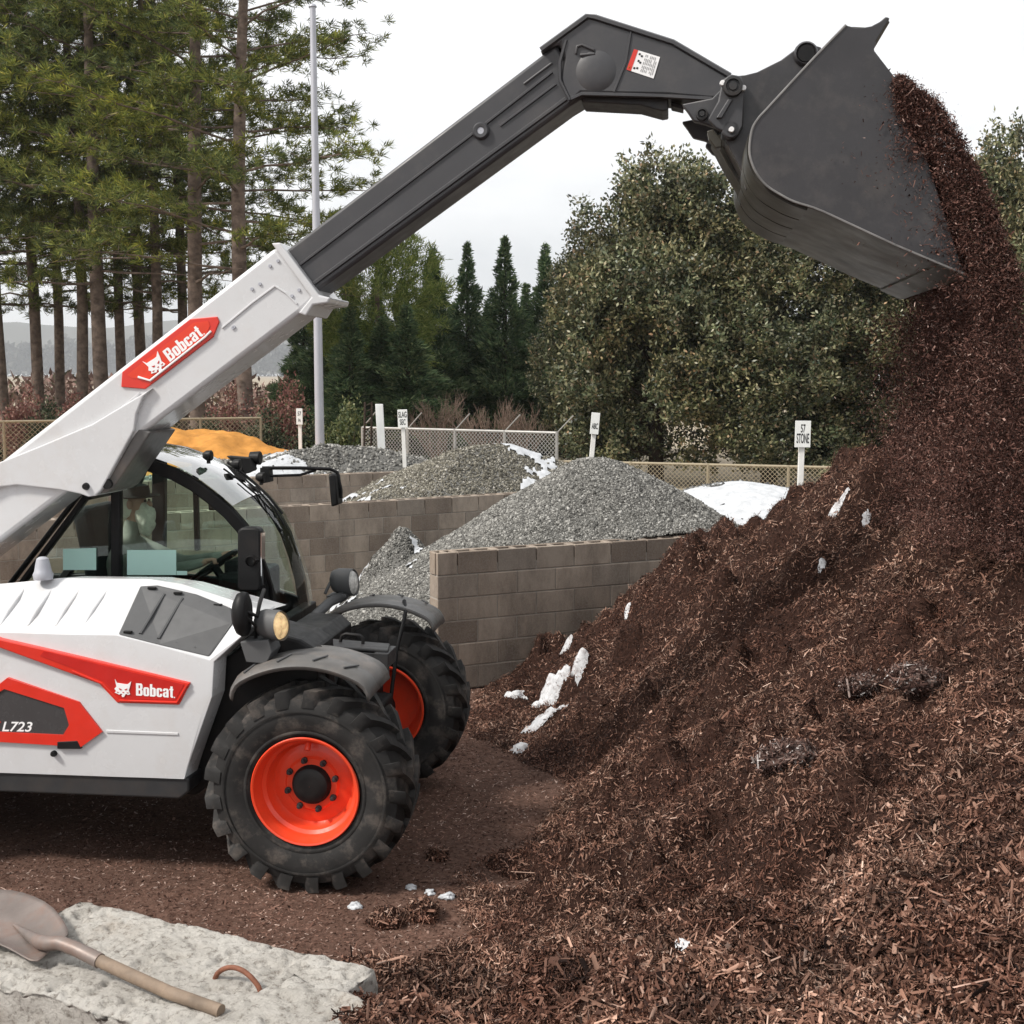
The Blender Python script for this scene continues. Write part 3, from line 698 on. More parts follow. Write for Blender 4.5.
# work lamps on the roof edge
for (x, y, b) in ((256, 458, BF - .05), (240, 470, BF - .1)):
    wl = MB(); c = V(x, y, b); wl.lathe([(-.05, .02), (-.04, .045), (.03, .05), (.035, .045), (.036, .001)], c, 18, axis='x'); wl.tube([c, c - Vector((.02, .0, .09))], .015, 6)
    wo = wl.build('work_lamp', M['black'], TH, smooth=40)
wb = MB(); wb.ext([(226, 456), (250, 458), (254, 470), (246, 474)], BF - .14, BF - .06); wb.build('lamp_bracket', M['black'], TH, bevel=.006)
def headlight(cx, cy, b, r, mat):
    c = V(cx, cy, b); h = MB(); h.lathe([(-.13, .001), (-.13, .45 * r), (-.11, .8 * r), (-.06, r), (.03, r * 1.02), (.05, r * .98), (.03, r * .9), (.03, .001)], (0, 0, 0), 28, axis='x')
    h.v = [(x - z * .12, y * .9, z * 1.12) for x, y, z in h.v]
    o = h.build('headlight', M['plate'], TH, smooth=40); o.location = c
    l = MB(); l.lathe([(.03, r * .92), (.05, r * .8), (.06, r * .4), (.062, .001)], (0, 0, 0), 24, axis='x'); l.v = [(x - z * .12, y * .9, z * 1.12) for x, y, z in l.v]; l.build('lens', mat, o, smooth=60)
    return o
hl1 = headlight(275, 625, -.95, .076, M['lamp']); hl1.rotation_euler = (0, 0, rad(-24))
hl2 = headlight(348, 582, .86, .085, M['lamp_off']); hl2.rotation_euler = (0, 0, rad(-14))
la = MB(); la.tube([V(272, 636, -.95), V(268, 646, -.9), V(262, 660, -.8)], .022, 8); la.ext([(240, 642), (268, 640), (272, 652), (266, 664), (246, 662)], -1.0, -.84)
la.tube([V(308, 628, .35), V(316, 615, .45), V(330, 602, .7), V(345, 595, .86)], .035, 10); la.tube([V(325, 594, .8), V(330, 583, .84), V(338, 580, .86)], .012, 8)
la.ext([(326, 596), (346, 594), (346, 598), (328, 600)], .78, .95)
la.build_each('lamp_bracket', M['plate'], TH, bevel=.004, smooth=40)
nz = MB(); nz.ext([(270, 638), (305, 640), (316, 650), (316, 662), (270, 655)], -.42, .42); nz.build('nose_panel', M['black'], TH, bevel=.01)

# ---- boom
BN = -.20
bo = MB()
outer = [(-250, 657), (0, 462), (275.5, 246.5), (317, 297), (300, 313.5), (146, 430), (67, 491), (0, 542), (-250, 731)]
bo.ext(outer, BN, .20)
boom = bo.build('boom', M['white'], TH, bevel=.03, seg=3, smooth=35)
cl = MB(); cl.ext([(271, 243), (280, 242.5), (319, 295), (330, 297.5), (328, 303), (313, 305), (306, 316), (298, 313), (311, 297)], BN - .03, .23)
cl.build('collar', M['white'], boom, bevel=.01)
lb = MB(); lb.ext([(152, 388), (143, 397), (136, 414), (134, 430), (101, 490), (95, 496), (88, 497), (80, 494), (60, 490), (17, 485), (0, 487), (-60, 520), (-60, 486), (40, 446), (92, 424)], BN - .035, .23)
lb.build('cylinder_bracket', M['white'], boom, bevel=.014, seg=3)
lb = MB(); lb.ext([(138, 428), (151, 432), (113, 488), (106, 493), (97, 494), (104, 486)], BN + .0, .20)
lb.build('bracket_web', M['fender'], boom, bevel=.01)  # underside of the bracket; its shade is put into the grey colour
pn = MB(); c = V(85.5, 486.5, BN - .045); pn.lathe([(-.012, .001), (-.012, .018), (0, .022), (.01, .024)], c, 18); pn.build('pin', M['black'], boom, smooth=40)
pn = MB(); c = V(108, 484, BN - .01); pn.lathe([(-.02, .001), (-.02, .03), (.1, .03)], c, 18); pn.build('pin', M['black'], boom, smooth=40)
sm = MB()
for path in ([(275, 286), (252, 303), (222, 328)], [(275, 286), (286, 293), (297, 304)], [(140, 393), (92, 432), (56, 455)], [(140, 393), (118, 418), (82, 448), (56, 455), (0, 465)]):
    sm.tube([V(x, y, BN - .002) for x, y in path], .007, 6)
sm.build_each('weld_seam', M['white'], boom)
sc_ = MB()
for x, y in ((270, 266), (278, 261), (252, 289), (260, 284), (292, 296), (299, 290), (234, 327), (233, 328)):
    c = V(x, y, BN - .002); sc_.lathe([(-.006, .001), (-.006, .010), (.004, .011)], c, 10)
sc_.build_each('bolt', M['galv'], boom)
# red decal on the boom
dc = MB(); do = [(122, 372), (190, 319), (217, 316.5), (219, 322), (213, 337), (145, 389), (121, 387)]
r0 = [V(x, y, BN - .012) for x, y in do]; dc.prism(r0, [Vector((q.x, BN + .005, q.z)) for q in r0])
dco = dc.build('decal', M['red'], boom, bevel=.004)
di = MB(); r0 = [V(x, y, BN - .015) for x, y in [(127, 375), (193, 323), (208, 321), (210, 326), (205, 336), (147, 380), (132, 378)]]; di.prism(r0, [q + Vector((0, .004, 0)) for q in r0]); M['red_mid'] = surf('bright red paint', (.68, .045, .016), .4, var=.08)
di.build('decal_panel', M['red_mid'], boom)
dl = MB(); dl.tube([V(138, 377, BN - .018), V(150, 380.5, BN - .018), V(205, 337, BN - .018), V(211, 331, BN - .018)], .007, 6); dl.build('decal_line', M['letter'], boom)
bb = BN - .0165; mp = pxm(bb, 170, 350)
q0 = V(170, 362, bb); q1 = V(205, 334, bb)
lettering('Bobcat.', q0, q1, 12.5 * mp, bb, 'lettering', M['letter'], boom, .035)
ux = (q1 - q0).normalized(); uz = Vector((-ux.z, 0, ux.x)); emblem(V(155.5, 364, bb), ux, uz, 19 * mp, boom, M['red_dark'])
# inner boom section
be = MB(); be.ext([(268, 264), (556, 44), (586, 96), (569.5, 106), (317, 291.5), (300, 305)], -.160, .160)
ext_ = be.build('boom_extension', M['grey'], TH, bevel=.02, seg=2, smooth=35)
be = MB(); be.tube([V(296, 268, -.162), V(470, 136, -.162), V(552, 72, -.162)], .010, 6); be.tube([V(500, 126, -.162), V(556, 84, -.162)], .008, 6); be.tube([V(524, 84, -.162), V(552, 63, -.162)], .008, 6)
be.tube([V(312, 285, -.160), V(566, 99, -.160)], .014, 6)
be.build_each('weld_seam', M['grey'], ext_, smooth=60)
pn = MB(); c = V(481, 131, -.165); pn.lathe([(-.02, .022), (-.022, .04), (-.012, .05), (.01, .052)], c, 24); pn.build('pad_boss', M['grey'], ext_, smooth=40)
pn = MB(); pn.lathe([(-.016, .001), (-.016, .02), (-.004, .022)], c, 16); pn.build('bolt', M['galv'], ext_, smooth=40)
# boom head
bh = MB(); HB = -.19
bh.ext([(539, 51.5), (560, 36), (578, 21.6), (587, 15), (595, 16), (630, 28), (673, 41), (700, 56), (734, 77), (730, 90), (714, 99), (667, 95), (620, 94), (581, 93), (569, 104), (565, 92), (560, 78), (564, 58), (560, 44)], HB, .19)
head = bh.build('boom_head', M['grey'], TH, bevel=.02, smooth=35)
hr = MB(); hr.tube([V(541, 50, HB), V(587, 16.5, HB), V(595, 17.5, HB), V(673, 42.5, HB), V(730, 76, HB)], .018, 6); hr.tube([V(631, 31, HB), V(626, 62, HB), V(614, 92, HB)], .008, 6); hr.tube([V(566, 40, HB), V(560, 62, HB), V(560, 80, HB), V(570, 100, HB)], .010, 6); hr.tube([V(571, 99, HB), V(582, 94, HB), V(660, 96, HB), V(712, 99, HB)], .013, 6)
hr.build_each('weld_seam', M['grey'], head, smooth=60)
hp = MB(); c = V(596, 71, HB - .002); hp.lathe([(-.016, .001), (-.0155, .045), (-.010, .080), (-.003, .105), (.004, .12)], c, 28); hp.tube([V(576, 54, HB - .004), V(577, 46.5, HB - .004), V(582, 45, HB - .004), V(594, 50, HB - .004), V(595, 54, HB - .004), V(580, 55, HB - .004)], .010, 6)
hp.build('pressed_boss', M['grey'], head, bevel=.008, smooth=60)
un = MB(); un.ext([(580, 94), (668, 96), (668, 110), (662, 111), (640, 105), (582, 102)], -.14, .14); un.ext([(671, 101), (682, 104), (684, 109), (671, 106)], -.07, .07)
un.build('tilt_cylinder', M['skirt'], head, bevel=.008)
wl = MB(); o_ = [(634, 49), (660, 57), (653.5, 78.5), (626.5, 69.5)]
r0 = [V(x, y, HB - .004) for x, y in o_]; wl.prism(r0, [Vector((q.x, HB + .002, q.z)) for q in r0])
def lab(u, v): 
    a = np.array(o_, float); p = (a[0] * (1 - u) + a[1] * u) * (1 - v) + (a[3] * (1 - u) + a[2] * u) * v; return V(p[0], p[1], HB - .0055)
def labq(u0, u1, v0, v1, m):
    r = [lab(u0, v0), lab(u1, v0), lab(u1, v1), lab(u0, v1)]; wl.prism(r, [q + Vector((0, .001, 0)) for q in r], m)
labq(0, .16, 0, 1, 1); labq(.03, .13, .80, .93, 2)
for k in range(8):
    for j in range(5):
        if random.random() < .85: labq(.48 + .06 * k, .505 + .06 * k, .08 + .17 * j, .08 + .17 * j + random.uniform(.1, .16), 3)
for (u, v) in ((.26, .14), (.36, .2), (.3, .45), (.38, .5), (.24, .82), (.34, .78)): labq(u - .035, u + .035, v - .04, v + .05, 4)
M['label_orange'] = surf('orange ink', (.8, .25, .03), .5, var=.02); M['label_grey'] = surf('grey ink', (.30, .30, .30), .6, var=.02)
wl.build('warning_label', [M['letter'], M['red'], M['label_orange'], M['label_grey'], M['ink']], head)
# coupler carriage
cpl = MB(); cb = -.44
for s_ in (-1, 1):
    y0, y1 = (cb, cb + .06) if s_ < 0 else (-cb - .06, -cb)
    r0 = [V(x, y, cb) for x, y in [(722, 80), (731, 74), (741, 76), (745, 86), (743, 126), (738, 135), (731, 137), (725, 132), (716, 128), (708, 119), (718, 101)]]
    cpl.prism([Vector((q.x, y0, q.z)) for q in r0], [Vector((q.x, y1, q.z)) for q in r0])
    r0 = [V(x, y, cb + .16) for x, y in [(682, 104), (712, 98), (722, 88), (728, 100), (716, 128), (706, 124), (694, 121), (688, 112)]]
    y0, y1 = (cb + .16, cb + .22) if s_ < 0 else (-cb - .22, -cb - .16)
    cpl.prism([Vector((q.x, y0, q.z)) for q in r0], [Vector((q.x, y1, q.z)) for q in r0])
q = V(733, 86, cb); cpl.tube([q, Vector((q.x, -cb, q.z))], .06, 16); q = V(731, 129, cb); cpl.tube([q, Vector((q.x, -cb, q.z))], .05, 16)
coup = cpl.build('coupler', M['grey'], TH, bevel=.008, smooth=35)
ridge = MB(); ridge.ext([(716, 118), (728, 99), (733, 99), (722, 118)], cb - .02, cb + .01); ridge.build('coupler_rib', M['grey'], coup, bevel=.005)
for x, y, r, b in ((733, 86, .055, cb - .03), (702, 114, .035, cb + .14)):
    pn = MB(); c = V(x, y, b); pn.lathe([(-.012, .001), (-.012, r * .4), (-.002, r * .45), (-.002, r * .6), (-.014, r * .7), (-.012, r * .95), (.03, r)], c, 24); pn.build('pin', M['skirt'], coup, smooth=40)
pn = MB()
for x, y in ((731.5, 129.5), (722.5, 83), (743.5, 88)):
    c = V(x, y, cb - .012); pn.lathe([(-.014, .001), (-.014, .014), (.01, .016)], c, 12)
pn.build_each('grease_fitting', M['letter'], coup, smooth=40)
lk = MB(); lk.ext([(707, 131), (713, 129), (722, 140), (722, 147), (716, 148), (709, 139)], -.34, -.26); lk.ext([(712, 136), (722, 134), (740, 172), (742, 188), (728, 166)], -.10, .3); lk.build('latch_hook', M['worn'], coup, bevel=.006)

# ---- bucket
BK0, BK1 = -.95, .95
bp = [(846, 25), (855, 27.5), (863, 27.5), (871.5, 26), (880, 21.5), (886, 16.5), (890, 18), (883, 30), (876, 42), (874, 50), (884, 63), (898, 81), (930, 168), (964, 274), (895, 245), (824, 212), (795, 202), (781, 195), (767, 186), (757, 174), (751, 160), (749.5, 148), (752, 130), (758, 119), (767, 109), (790, 84), (814, 58)]
r0 = [V(x, y, BK0) for x, y in bp]
def crom(P, i0, i1, m=4):
    out = list(P[:i0])
    for i in range(i0, i1):
        a, b_, c, d = [np.array(P[max(0, min(len(P) - 1, k))], float) for k in (i - 1, i, i + 1, i + 2)]
        for t in np.arange(m) / m: out.append(tuple(.5 * ((2 * b_) + (c - a) * t + (2 * a - 5 * b_ + 4 * c - d) * t * t + (3 * b_ - a - 3 * c + d) * t ** 3)))
    return out + list(P[i1:])
bp = crom(bp, 15, 24); plate_ring = [V(x, y, BK0) for x, y in bp]
shp = [(964, 274), (930, 260), (895, 246), (860, 229), (824, 213), (795, 203), (781, 196), (767, 187), (757, 175), (751, 161), (749.5, 148), (752, 130), (758, 119), (767, 109), (790, 84), (814, 58), (846, 25), (870, 26), (889, 18)]
shp = crom(shp, 4, 14)
def shell(b0, b1, off0, off1, sl, name, mat, par):
    P = [V(x, y, BK0) for x, y in sl]; n = len(P); mb = MB(); vs = []
    for i, p in enumerate(P):
        t = (P[min(i + 1, n - 1)] - P[max(i - 1, 0)]).normalized(); nn = Vector((-t.z, 0, t.x)) * -1
        for b, o in ((b0, off0), (b1, off0), (b1, off1), (b0, off1)): vs.append(Vector((p.x, b, p.z)) + nn * o)
    fs = []
    for i in range(n - 1):
        for j in range(4): fs.append((i * 4 + j, i * 4 + (j + 1) % 4, i * 4 + 4 + (j + 1) % 4, i * 4 + 4 + j))
    fs += [(0, 1, 2, 3), tuple((n - 1) * 4 + j for j in range(4))]
    mb.add(vs, fs); return mb.build(name, mat, par, smooth=40)
bucket = shell(BK0 + .022, BK1 - .022, .018, .002, shp, 'bucket', M['worn'], TH)
for y0, y1 in ((BK0, BK0 + .025), (BK1 - .025, BK1)):
    bk = MB(); bk.prism([Vector((q.x, y0, q.z)) for q in plate_ring], [Vector((q.x, y1, q.z)) for q in plate_ring]); bk.build('side_plate', M['bucket'], bucket, bevel=.006)
ed_ = MB(); ed_.tube([q + Vector((0, -.001, 0)) for q in plate_ring[13:]] + [plate_ring[0]], .0065, 6); M['edge'] = surf('worn edge with painted highlight', (.17, .165, .16), .4, var=.3); ed_.build('plate_edge', M['edge'], bucket)  # worn edge; a thin highlight line is put into its light colour
for b in (-.92, -.49, -.06, .37):
    shell(b, b + .40, .004, -.012, shp[6:32], 'wear_strip', M['worn'], bucket)
ce = MB(); r0 = [V(x, y, BK0) for x, y in ((966, 274.5), (940, 262), (938, 266), (966, 278))]; ce.prism(r0, [Vector((q.x, BK1, q.z)) for q in r0]); ce.build('cutting_edge', M['worn'], bucket, bevel=.004)
hb_ = MB()
hp_ = [(734, 76), (745, 75), (757, 72), (781, 60), (797, 48), (806, 43), (821, 47), (826, 60), (770, 120), (757, 180), (746, 190), (741, 170), (725, 140), (735, 110)]
for s_ in (-1, 1):
    r0 = [V(x, y, -.36) for x, y in hp_]; y0, y1 = (-.36, -.31) if s_ < 0 else (.31, .36)
    hb_.prism([Vector((q.x, y0, q.z)) for q in r0], [Vector((q.x, y1, q.z)) for q in r0])
r0 = [V(x, y, -.36) for x, y in [(735, 110), (742, 112), (757, 160), (750, 186), (741, 170), (726, 141)]]; hb_.prism([Vector((q.x, -.30, q.z)) for q in r0], [Vector((q.x, .30, q.z)) for q in r0])
hb_.build('bucket_bracket', M['bucket'], bucket, bevel=.006)
pn = MB(); c = V(806, 54, -.37); pn.lathe([(-.02, .001), (-.02, .045), (.0, .06), (.74, .06)], c, 20); pn.build('bracket_tube', M['black'], bucket, smooth=40)
pn = MB(); pn.lathe([(-.012, .048), (-.024, .056), (-.012, .066), (.01, .068)], c, 20); pn.build('bracket_ring', M['bucket'], bucket, smooth=40)

# ---- driver
def skin_body(name, pts, edges, root, sub=2):
    me = bpy.data.meshes.new(name); me.from_pydata([p[0] for p in pts], edges, [])
    o = bpy.data.objects.new(name, me); COL.objects.link(o); md = o.modifiers.new('s', 'SKIN'); md.use_smooth_shade = True
    for i, p in enumerate(pts):
        r = p[1] if isinstance(p[1], tuple) else (p[1], p[1]); me.skin_vertices[0].data[i].radius = r
    me.skin_vertices[0].data[root].use_root = True
    sd = o.modifiers.new('d', 'SUBSURF'); sd.levels = sub; sd.render_levels = sub
    bpy.context.view_layer.update()
    m2 = bpy.data.meshes.new_from_object(o.evaluated_get(bpy.context.evaluated_depsgraph_get())); bpy.data.objects.remove(o)
    return m2
DR = tag(empty('person', v2w((sx.x, CBM, sx.z - .3)), VA), 'bearded driver in dark brimmed hat and grey jacket sitting in the cab', 'person')
hc = V(136, 502, CBM)              # head centre
sh = Vector((hc.x - .06, CBM, hc.z - .30)); pel = Vector((hc.x - .10, CBM, hc.z - .74))
hip = Vector((pel.x + .05, 0, pel.z - .02)); knee = Vector((pel.x + .48, 0, pel.z + .02)); foot = Vector((pel.x + .56, 0, pel.z - .42))
pts = [(pel, (.15, .13)), (pel.lerp(sh, .5), (.15, .125)), (sh + Vector((0, 0, -.06)), (.15, .11)), (sh + Vector((.01, 0, .07)), .062), (hc + Vector((-.01, 0, -.09)), .062), (hc + Vector((.005, 0, -.02)), (.088, .075)), (hc + Vector((-.005, 0, .06)), (.09, .078))]
ed = [(0, 1), (1, 2), (2, 3), (3, 4), (4, 5), (5, 6)]
for sg in (-1, 1):
    b0 = len(pts); S0 = sh + Vector((0, sg * .19, -.03)); gr = wc + R_ @ Vector((.06, sg * .18, 0)) + Vector((-.02, 0, .02))
    el = S0.lerp(gr, .48) + Vector((-.02, sg * .05, -.10)); wr = gr + (el - gr).normalized() * .09
    pts += [(S0, .072), (el, .052), (wr, .036), (gr + (wr - gr) * .35, (.042, .026))]
    ed += [(2, b0), (b0, b0 + 1), (b0 + 1, b0 + 2), (b0 + 2, b0 + 3)]
    for k in range(4):
        f0 = gr + Vector((.012, (k - 1.5) * .021, .018)); f1 = f0 + Vector((.036, 0, .004 - .003 * k)); f2 = f1 + Vector((.008, 0, -.032)); i = len(pts)
        pts += [(f0, .0105), (f1, .0095), (f2, .008)]; ed += [(b0 + 3, i), (i, i + 1), (i + 1, i + 2)]
    i = len(pts); t0 = gr + Vector((-.01, -sg * .036, .004)); pts += [(t0, .012), (t0 + Vector((.03, -sg * .012, .012)), .0095)]; ed += [(b0 + 3, i), (i, i + 1)]
    b1 = len(pts); pts += [(hip + Vector((0, CBM + sg * .10, 0)), .095), (knee + Vector((0, CBM + sg * .14, 0)), .07), (foot + Vector((0, CBM + sg * .14, 0)), .05), (foot + Vector((.14, CBM + sg * .14, -.04)), .042)]
    ed += [(0, b1), (b1, b1 + 1), (b1 + 1, b1 + 2), (b1 + 2, b1 + 3)]
ctr = Vector((sx.x, CBM, sx.z - .3))
body = skin_body('body', [(p[0] - ctr, p[1]) for p in pts], ed, 0)
bo_ = link('body', body, [M['jacket'], M['trousers'], M['skin']], DR)
for m_ in list(body.materials)[:]: pass
hcl = hc - ctr; grx = wc.x - .10 - ctr.x
for p_ in body.polygons:
    c = p_.center
    p_.material_index = 2 if (c.z > hcl.z - .125 or c.x > wc.x - ctr.x + .0 and c.z > wc.z - ctr.z - .12) else (1 if c.z < pel.z - ctr.z + .07 and c.x > pel.x - ctr.x + .0 else 0)
def blob(name, c, r, mat, par, nz=.06, n=20, squash=None):
    mb = MB(); bm = bmesh.new(); bmesh.ops.create_icosphere(bm, subdivisions=3, radius=1)
    me = bpy.data.meshes.new(name)
    for v in bm.verts:
        k = 1 + random.uniform(-nz, nz); v.co = Vector((v.co.x * r[0] * k, v.co.y * r[1] * k, v.co.z * r[2] * k))
        if squash: v.co = squash(v.co)
        v.co += Vector(c)
    bm.to_mesh(me); bm.free(); return link(name, me, mat, par, smooth=180)
blob('beard', hcl + Vector((.046, 0, -.115)), (.066, .078, .12), M['beard'], DR, .16, 20, lambda c: Vector((c.x * (1 + .9 * c.z) + .02, c.y * (1 + 1.6 * min(.0, c.z + .02) * 2), c.z)))
blob('hair', hcl + Vector((-.05, 0, -.03)), (.072, .090, .10), M['beard'], DR, .06)
blob('nose', hcl + Vector((.098, 0, -.015)), (.022, .016, .026), M['skin'], DR, .0)
for sg in (-1, 1): blob('eye', hcl + Vector((.082, sg * .033, .012)), (.010, .012, .009), M['ink'], DR, 0); blob('ear', hcl + Vector((-.005, sg * .09, -.01)), (.024, .012, .034), M['skin'], DR, .02)
ht = MB(); ht.lathe([(.035, .098), (.075, .098), (.115, .088), (.125, .06), (.118, .001)], hcl, 28, axis='z'); ht.lathe([(.034, .095), (.038, .15), (.048, .165), (.040, .15), (.046, .098)], hcl, 28, axis='z')
ht.build('hat', M['hat'], DR, smooth=50)
# ================================================================== GROUND
def axis(lo, hi, f0, f1, fine):
    a = list(np.arange(f0, f1 + 1e-6, fine)); s = fine; x = f0
    while x > lo: s *= 1.35; x -= s; a.insert(0, x)
    s = fine; x = a[-1]
    while x < hi: s *= 1.35; x += s; a.append(x)
    return np.array(a)
def grid(name, xs, ys, zf, mat, parent=None, keep=None, smooth=True):
    X, Y = np.meshgrid(xs, ys); Z = zf(X, Y); nx, ny = len(xs), len(ys)
    vs = np.stack([X.ravel(), Y.ravel(), Z.ravel()], 1)
    i = np.arange(nx * ny).reshape(ny, nx)
    fs = np.stack([i[:-1, :-1].ravel(), i[:-1, 1:].ravel(), i[1:, 1:].ravel(), i[1:, :-1].ravel()], 1)
    if keep is not None:
        k = keep(X, Y, Z).ravel(); fs = fs[k[fs].all(1)]
        used = np.unique(fs); mp = -np.ones(len(vs), int); mp[used] = np.arange(len(used)); vs = vs[used]; fs = mp[fs]
    return quads(name, vs, fs, mat, parent, smooth)
def ground_z(X, Y):
    near = np.exp(-((X + .5) / 9) ** 2 - ((Y - 8) / 8) ** 2)
    return near * (fbm(X, Y, 1.1, 4, 3) * .035 + fbm(X, Y, .16, 3, 9) * .012) - .01
gx = axis(-2500, 2500, -7, 5, .045); gy = axis(-60, 3800, 3.2, 13, .045)
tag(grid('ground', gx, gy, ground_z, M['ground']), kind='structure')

# ================================================================== CHIPS / STONES as one mesh each
def chip_mesh(name, P, Nn, L, W, mat, parent=None, jitter=.55, down=None, lift=.3, seed=1):
    r = np.random.default_rng(seed); n = len(P)
    Nn = Nn + r.normal(0, jitter, (n, 3)); Nn /= np.linalg.norm(Nn, axis=1)[:, None]
    T = r.normal(0, 1, (n, 3))
    if down is not None: T += down
    T -= Nn * (T * Nn).sum(1)[:, None]; T /= np.linalg.norm(T, axis=1)[:, None]
    B = np.cross(Nn, T); L = L[:, None] / 2; W = W[:, None] / 2
    P = P + Nn * (W * lift)
    c = r.uniform(-.5, .9, (n, 1)); e = r.uniform(.4, 1, (n, 1))
    v = np.stack([P - T * L - B * W, P - T * L * .95 + Nn * W * c, P - T * L * .9 + B * W * e, P + T * L * e - B * W * .8, P + T * L + Nn * W * c, P + T * L * .9 + B * W], 1).reshape(-1, 3)
    b = np.arange(n)[:, None] * 6
    f = np.concatenate([b + np.array([[0, 1, 4, 3]]), b + np.array([[1, 2, 5, 4]])], 0)
    return quads(name, v, f, mat, parent)
OCT = np.array([[1, 0, 0], [-1, 0, 0], [0, 1, 0], [0, -1, 0], [0, 0, 1], [0, 0, -1]], float)
OCF = np.array([[0, 2, 4], [2, 1, 4], [1, 3, 4], [3, 0, 4], [2, 0, 5], [1, 2, 5], [3, 1, 5], [0, 3, 5]])
def stone_mesh(name, P, R, mat, parent=None, seed=1):
    r = np.random.default_rng(seed); n = len(P)
    q = r.normal(0, 1, (n, 4)); q /= np.linalg.norm(q, axis=1)[:, None]; w, x, y, z = q.T
    Rm = np.stack([1 - 2 * (y * y + z * z), 2 * (x * y - w * z), 2 * (x * z + w * y), 2 * (x * y + w * z), 1 - 2 * (x * x + z * z), 2 * (y * z - w * x), 2 * (x * z - w * y), 2 * (y * z + w * x), 1 - 2 * (x * x + y * y)], 1).reshape(n, 3, 3)
    O = OCT[None] * r.uniform(.55, 1.15, (n, 6, 1)) * (R[:, None, None])
    v = np.einsum('nij,nkj->nki', Rm, O) + P[:, None, :]
    f = (np.arange(n)[:, None, None] * 6 + OCF[None]).reshape(-1, 3)
    return quads(name, v.reshape(-1, 3), f, mat, parent)
def hsample(hf, n, x0, x1, y0, y1, keep=None, seed=1, power=1.6, d0=4.0):
    """random points on a heightfield, denser towards the front, with normals"""
    r = np.random.default_rng(seed); X = r.uniform(x0, x1, n * 3); Y = r.uniform(y0, y1, n * 3)
    d = np.sqrt(X * X + Y * Y); k = r.uniform(0, 1, len(X)) < np.clip((d0 / d) ** power, 0, 1); X = X[k]; Y = Y[k]
    if keep is not None: k = keep(X, Y); X = X[k]; Y = Y[k]
    X = X[:n]; Y = Y[:n]; e = .02
    Z = hf(X, Y); gx_ = (hf(X + e, Y) - Z) / e; gy_ = (hf(X, Y + e) - Z) / e
    Nn = np.stack([-gx_, -gy_, np.ones_like(X)], 1); Nn /= np.linalg.norm(Nn, axis=1)[:, None]
    return np.stack([X, Y, Z], 1), Nn

# ================================================================== MULCH PILE
CTRL = []
for px, py, Y in [(482, 700, 11.0), (520, 668, 11.2), (560, 642, 11.3), (640, 580, 11.3), (730, 535, 11.1), (800, 500, 10.6), (860, 468, 10.0), (930, 434, 9.3), (1010, 415, 9.0), (1100, 420, 9.0), (1200, 440, 8.6),
                  (600, 700, 9.6), (700, 640, 9.0), (800, 600, 8.6), (900, 540, 8.3), (975, 468, 8.1), (1060, 448, 8.0), (1150, 455, 7.8),
                  (590, 770, 8.75), (660, 745, 8.1), (750, 715, 7.4), (850, 680, 6.9), (950, 635, 6.6), (1024, 600, 6.5), (1120, 560, 6.5),
                  (450, 868, 7.15), (560, 862, 6.4), (650, 850, 5.8), (750, 830, 5.4), (850, 800, 5.15), (950, 760, 5.0), (1024, 735, 5.0), (1120, 700, 5.0),
                  (375, 950, 4.72), (420, 943, 4.75), (490, 940, 4.75), (570, 932, 4.8), (650, 915, 4.85), (740, 890, 4.9),
                  (420, 1030, 3.95), (500, 1020, 3.9), (600, 1020, 3.8), (700, 1020, 3.75), (850, 1010, 3.75), (1000, 990, 3.8), (1100, 980, 3.8)]:
    p = at(px, py, Y); CTRL.append((p.x, p.y, p.z))
CTRL += [(2.5, 13.4, .7), (1.2, 12.4, .5), (4.5, 12.5, .9), (5.5, 10.5, 1.3), (6.2, 8, 1.4), (-.5, 8.4, -.12), (-.7, 9.6, -.12), (-.95, 10.6, -.05), (-.2, 7.6, -.1), (-.75, 7.0, -.2), (-.55, 6.0, -.15), (-.15, 6.3, .02), (.05, 5.9, .12), (-.45, 5.5, .1), (-1.3, 8.5, -.3), (-1.4, 6.5, -.3),
         (-.9, 4.2, .2), (0, 3.0, .5), (1.5, 2.8, .6), (3, 3.0, .8), (-1.2, 11.5, -.3), (-1.2, 5.2, .0)]
for px, py, z in [(326, 984, .71), (345, 960, .78), (345, 1004, .60), (385, 1022, .62), (400, 1003, .80), (440, 1024, .84), (395, 965, .88), (440, 990, .92), (365, 982, .84)]:
    p = onz(px, py, z); CTRL.append(tuple(p))
CTRL = np.array(CTRL)
def tps_fit(C, lam=.02):
    n = len(C); d = np.linalg.norm(C[:, None, :2] - C[None, :, :2], axis=2); K = np.where(d > 0, d * d * np.log(d + 1e-9), 0) + lam * np.eye(n)
    Pm = np.c_[np.ones(n), C[:, :2]]; A = np.block([[K, Pm], [Pm.T, np.zeros((3, 3))]])
    return np.linalg.solve(A, np.r_[C[:, 2], 0, 0, 0])
WTS = tps_fit(CTRL)
MX0, MX1, MY0, MY1 = -1.5, 6.2, 2.7, 13.6
bxs = np.linspace(MX0, MX1, 160); bys = np.linspace(MY0, MY1, 220)
def tps_eval(X, Y):
    out = np.full(X.shape, WTS[-3]) + WTS[-2] * X + WTS[-1] * Y
    for (cx, cy, _), w in zip(CTRL, WTS[:-3]):
        d2 = (X - cx) ** 2 + (Y - cy) ** 2; out = out + w * .5 * d2 * np.log(d2 + 1e-12)
    return out
BASE = tps_eval(*np.meshgrid(bxs, bys))
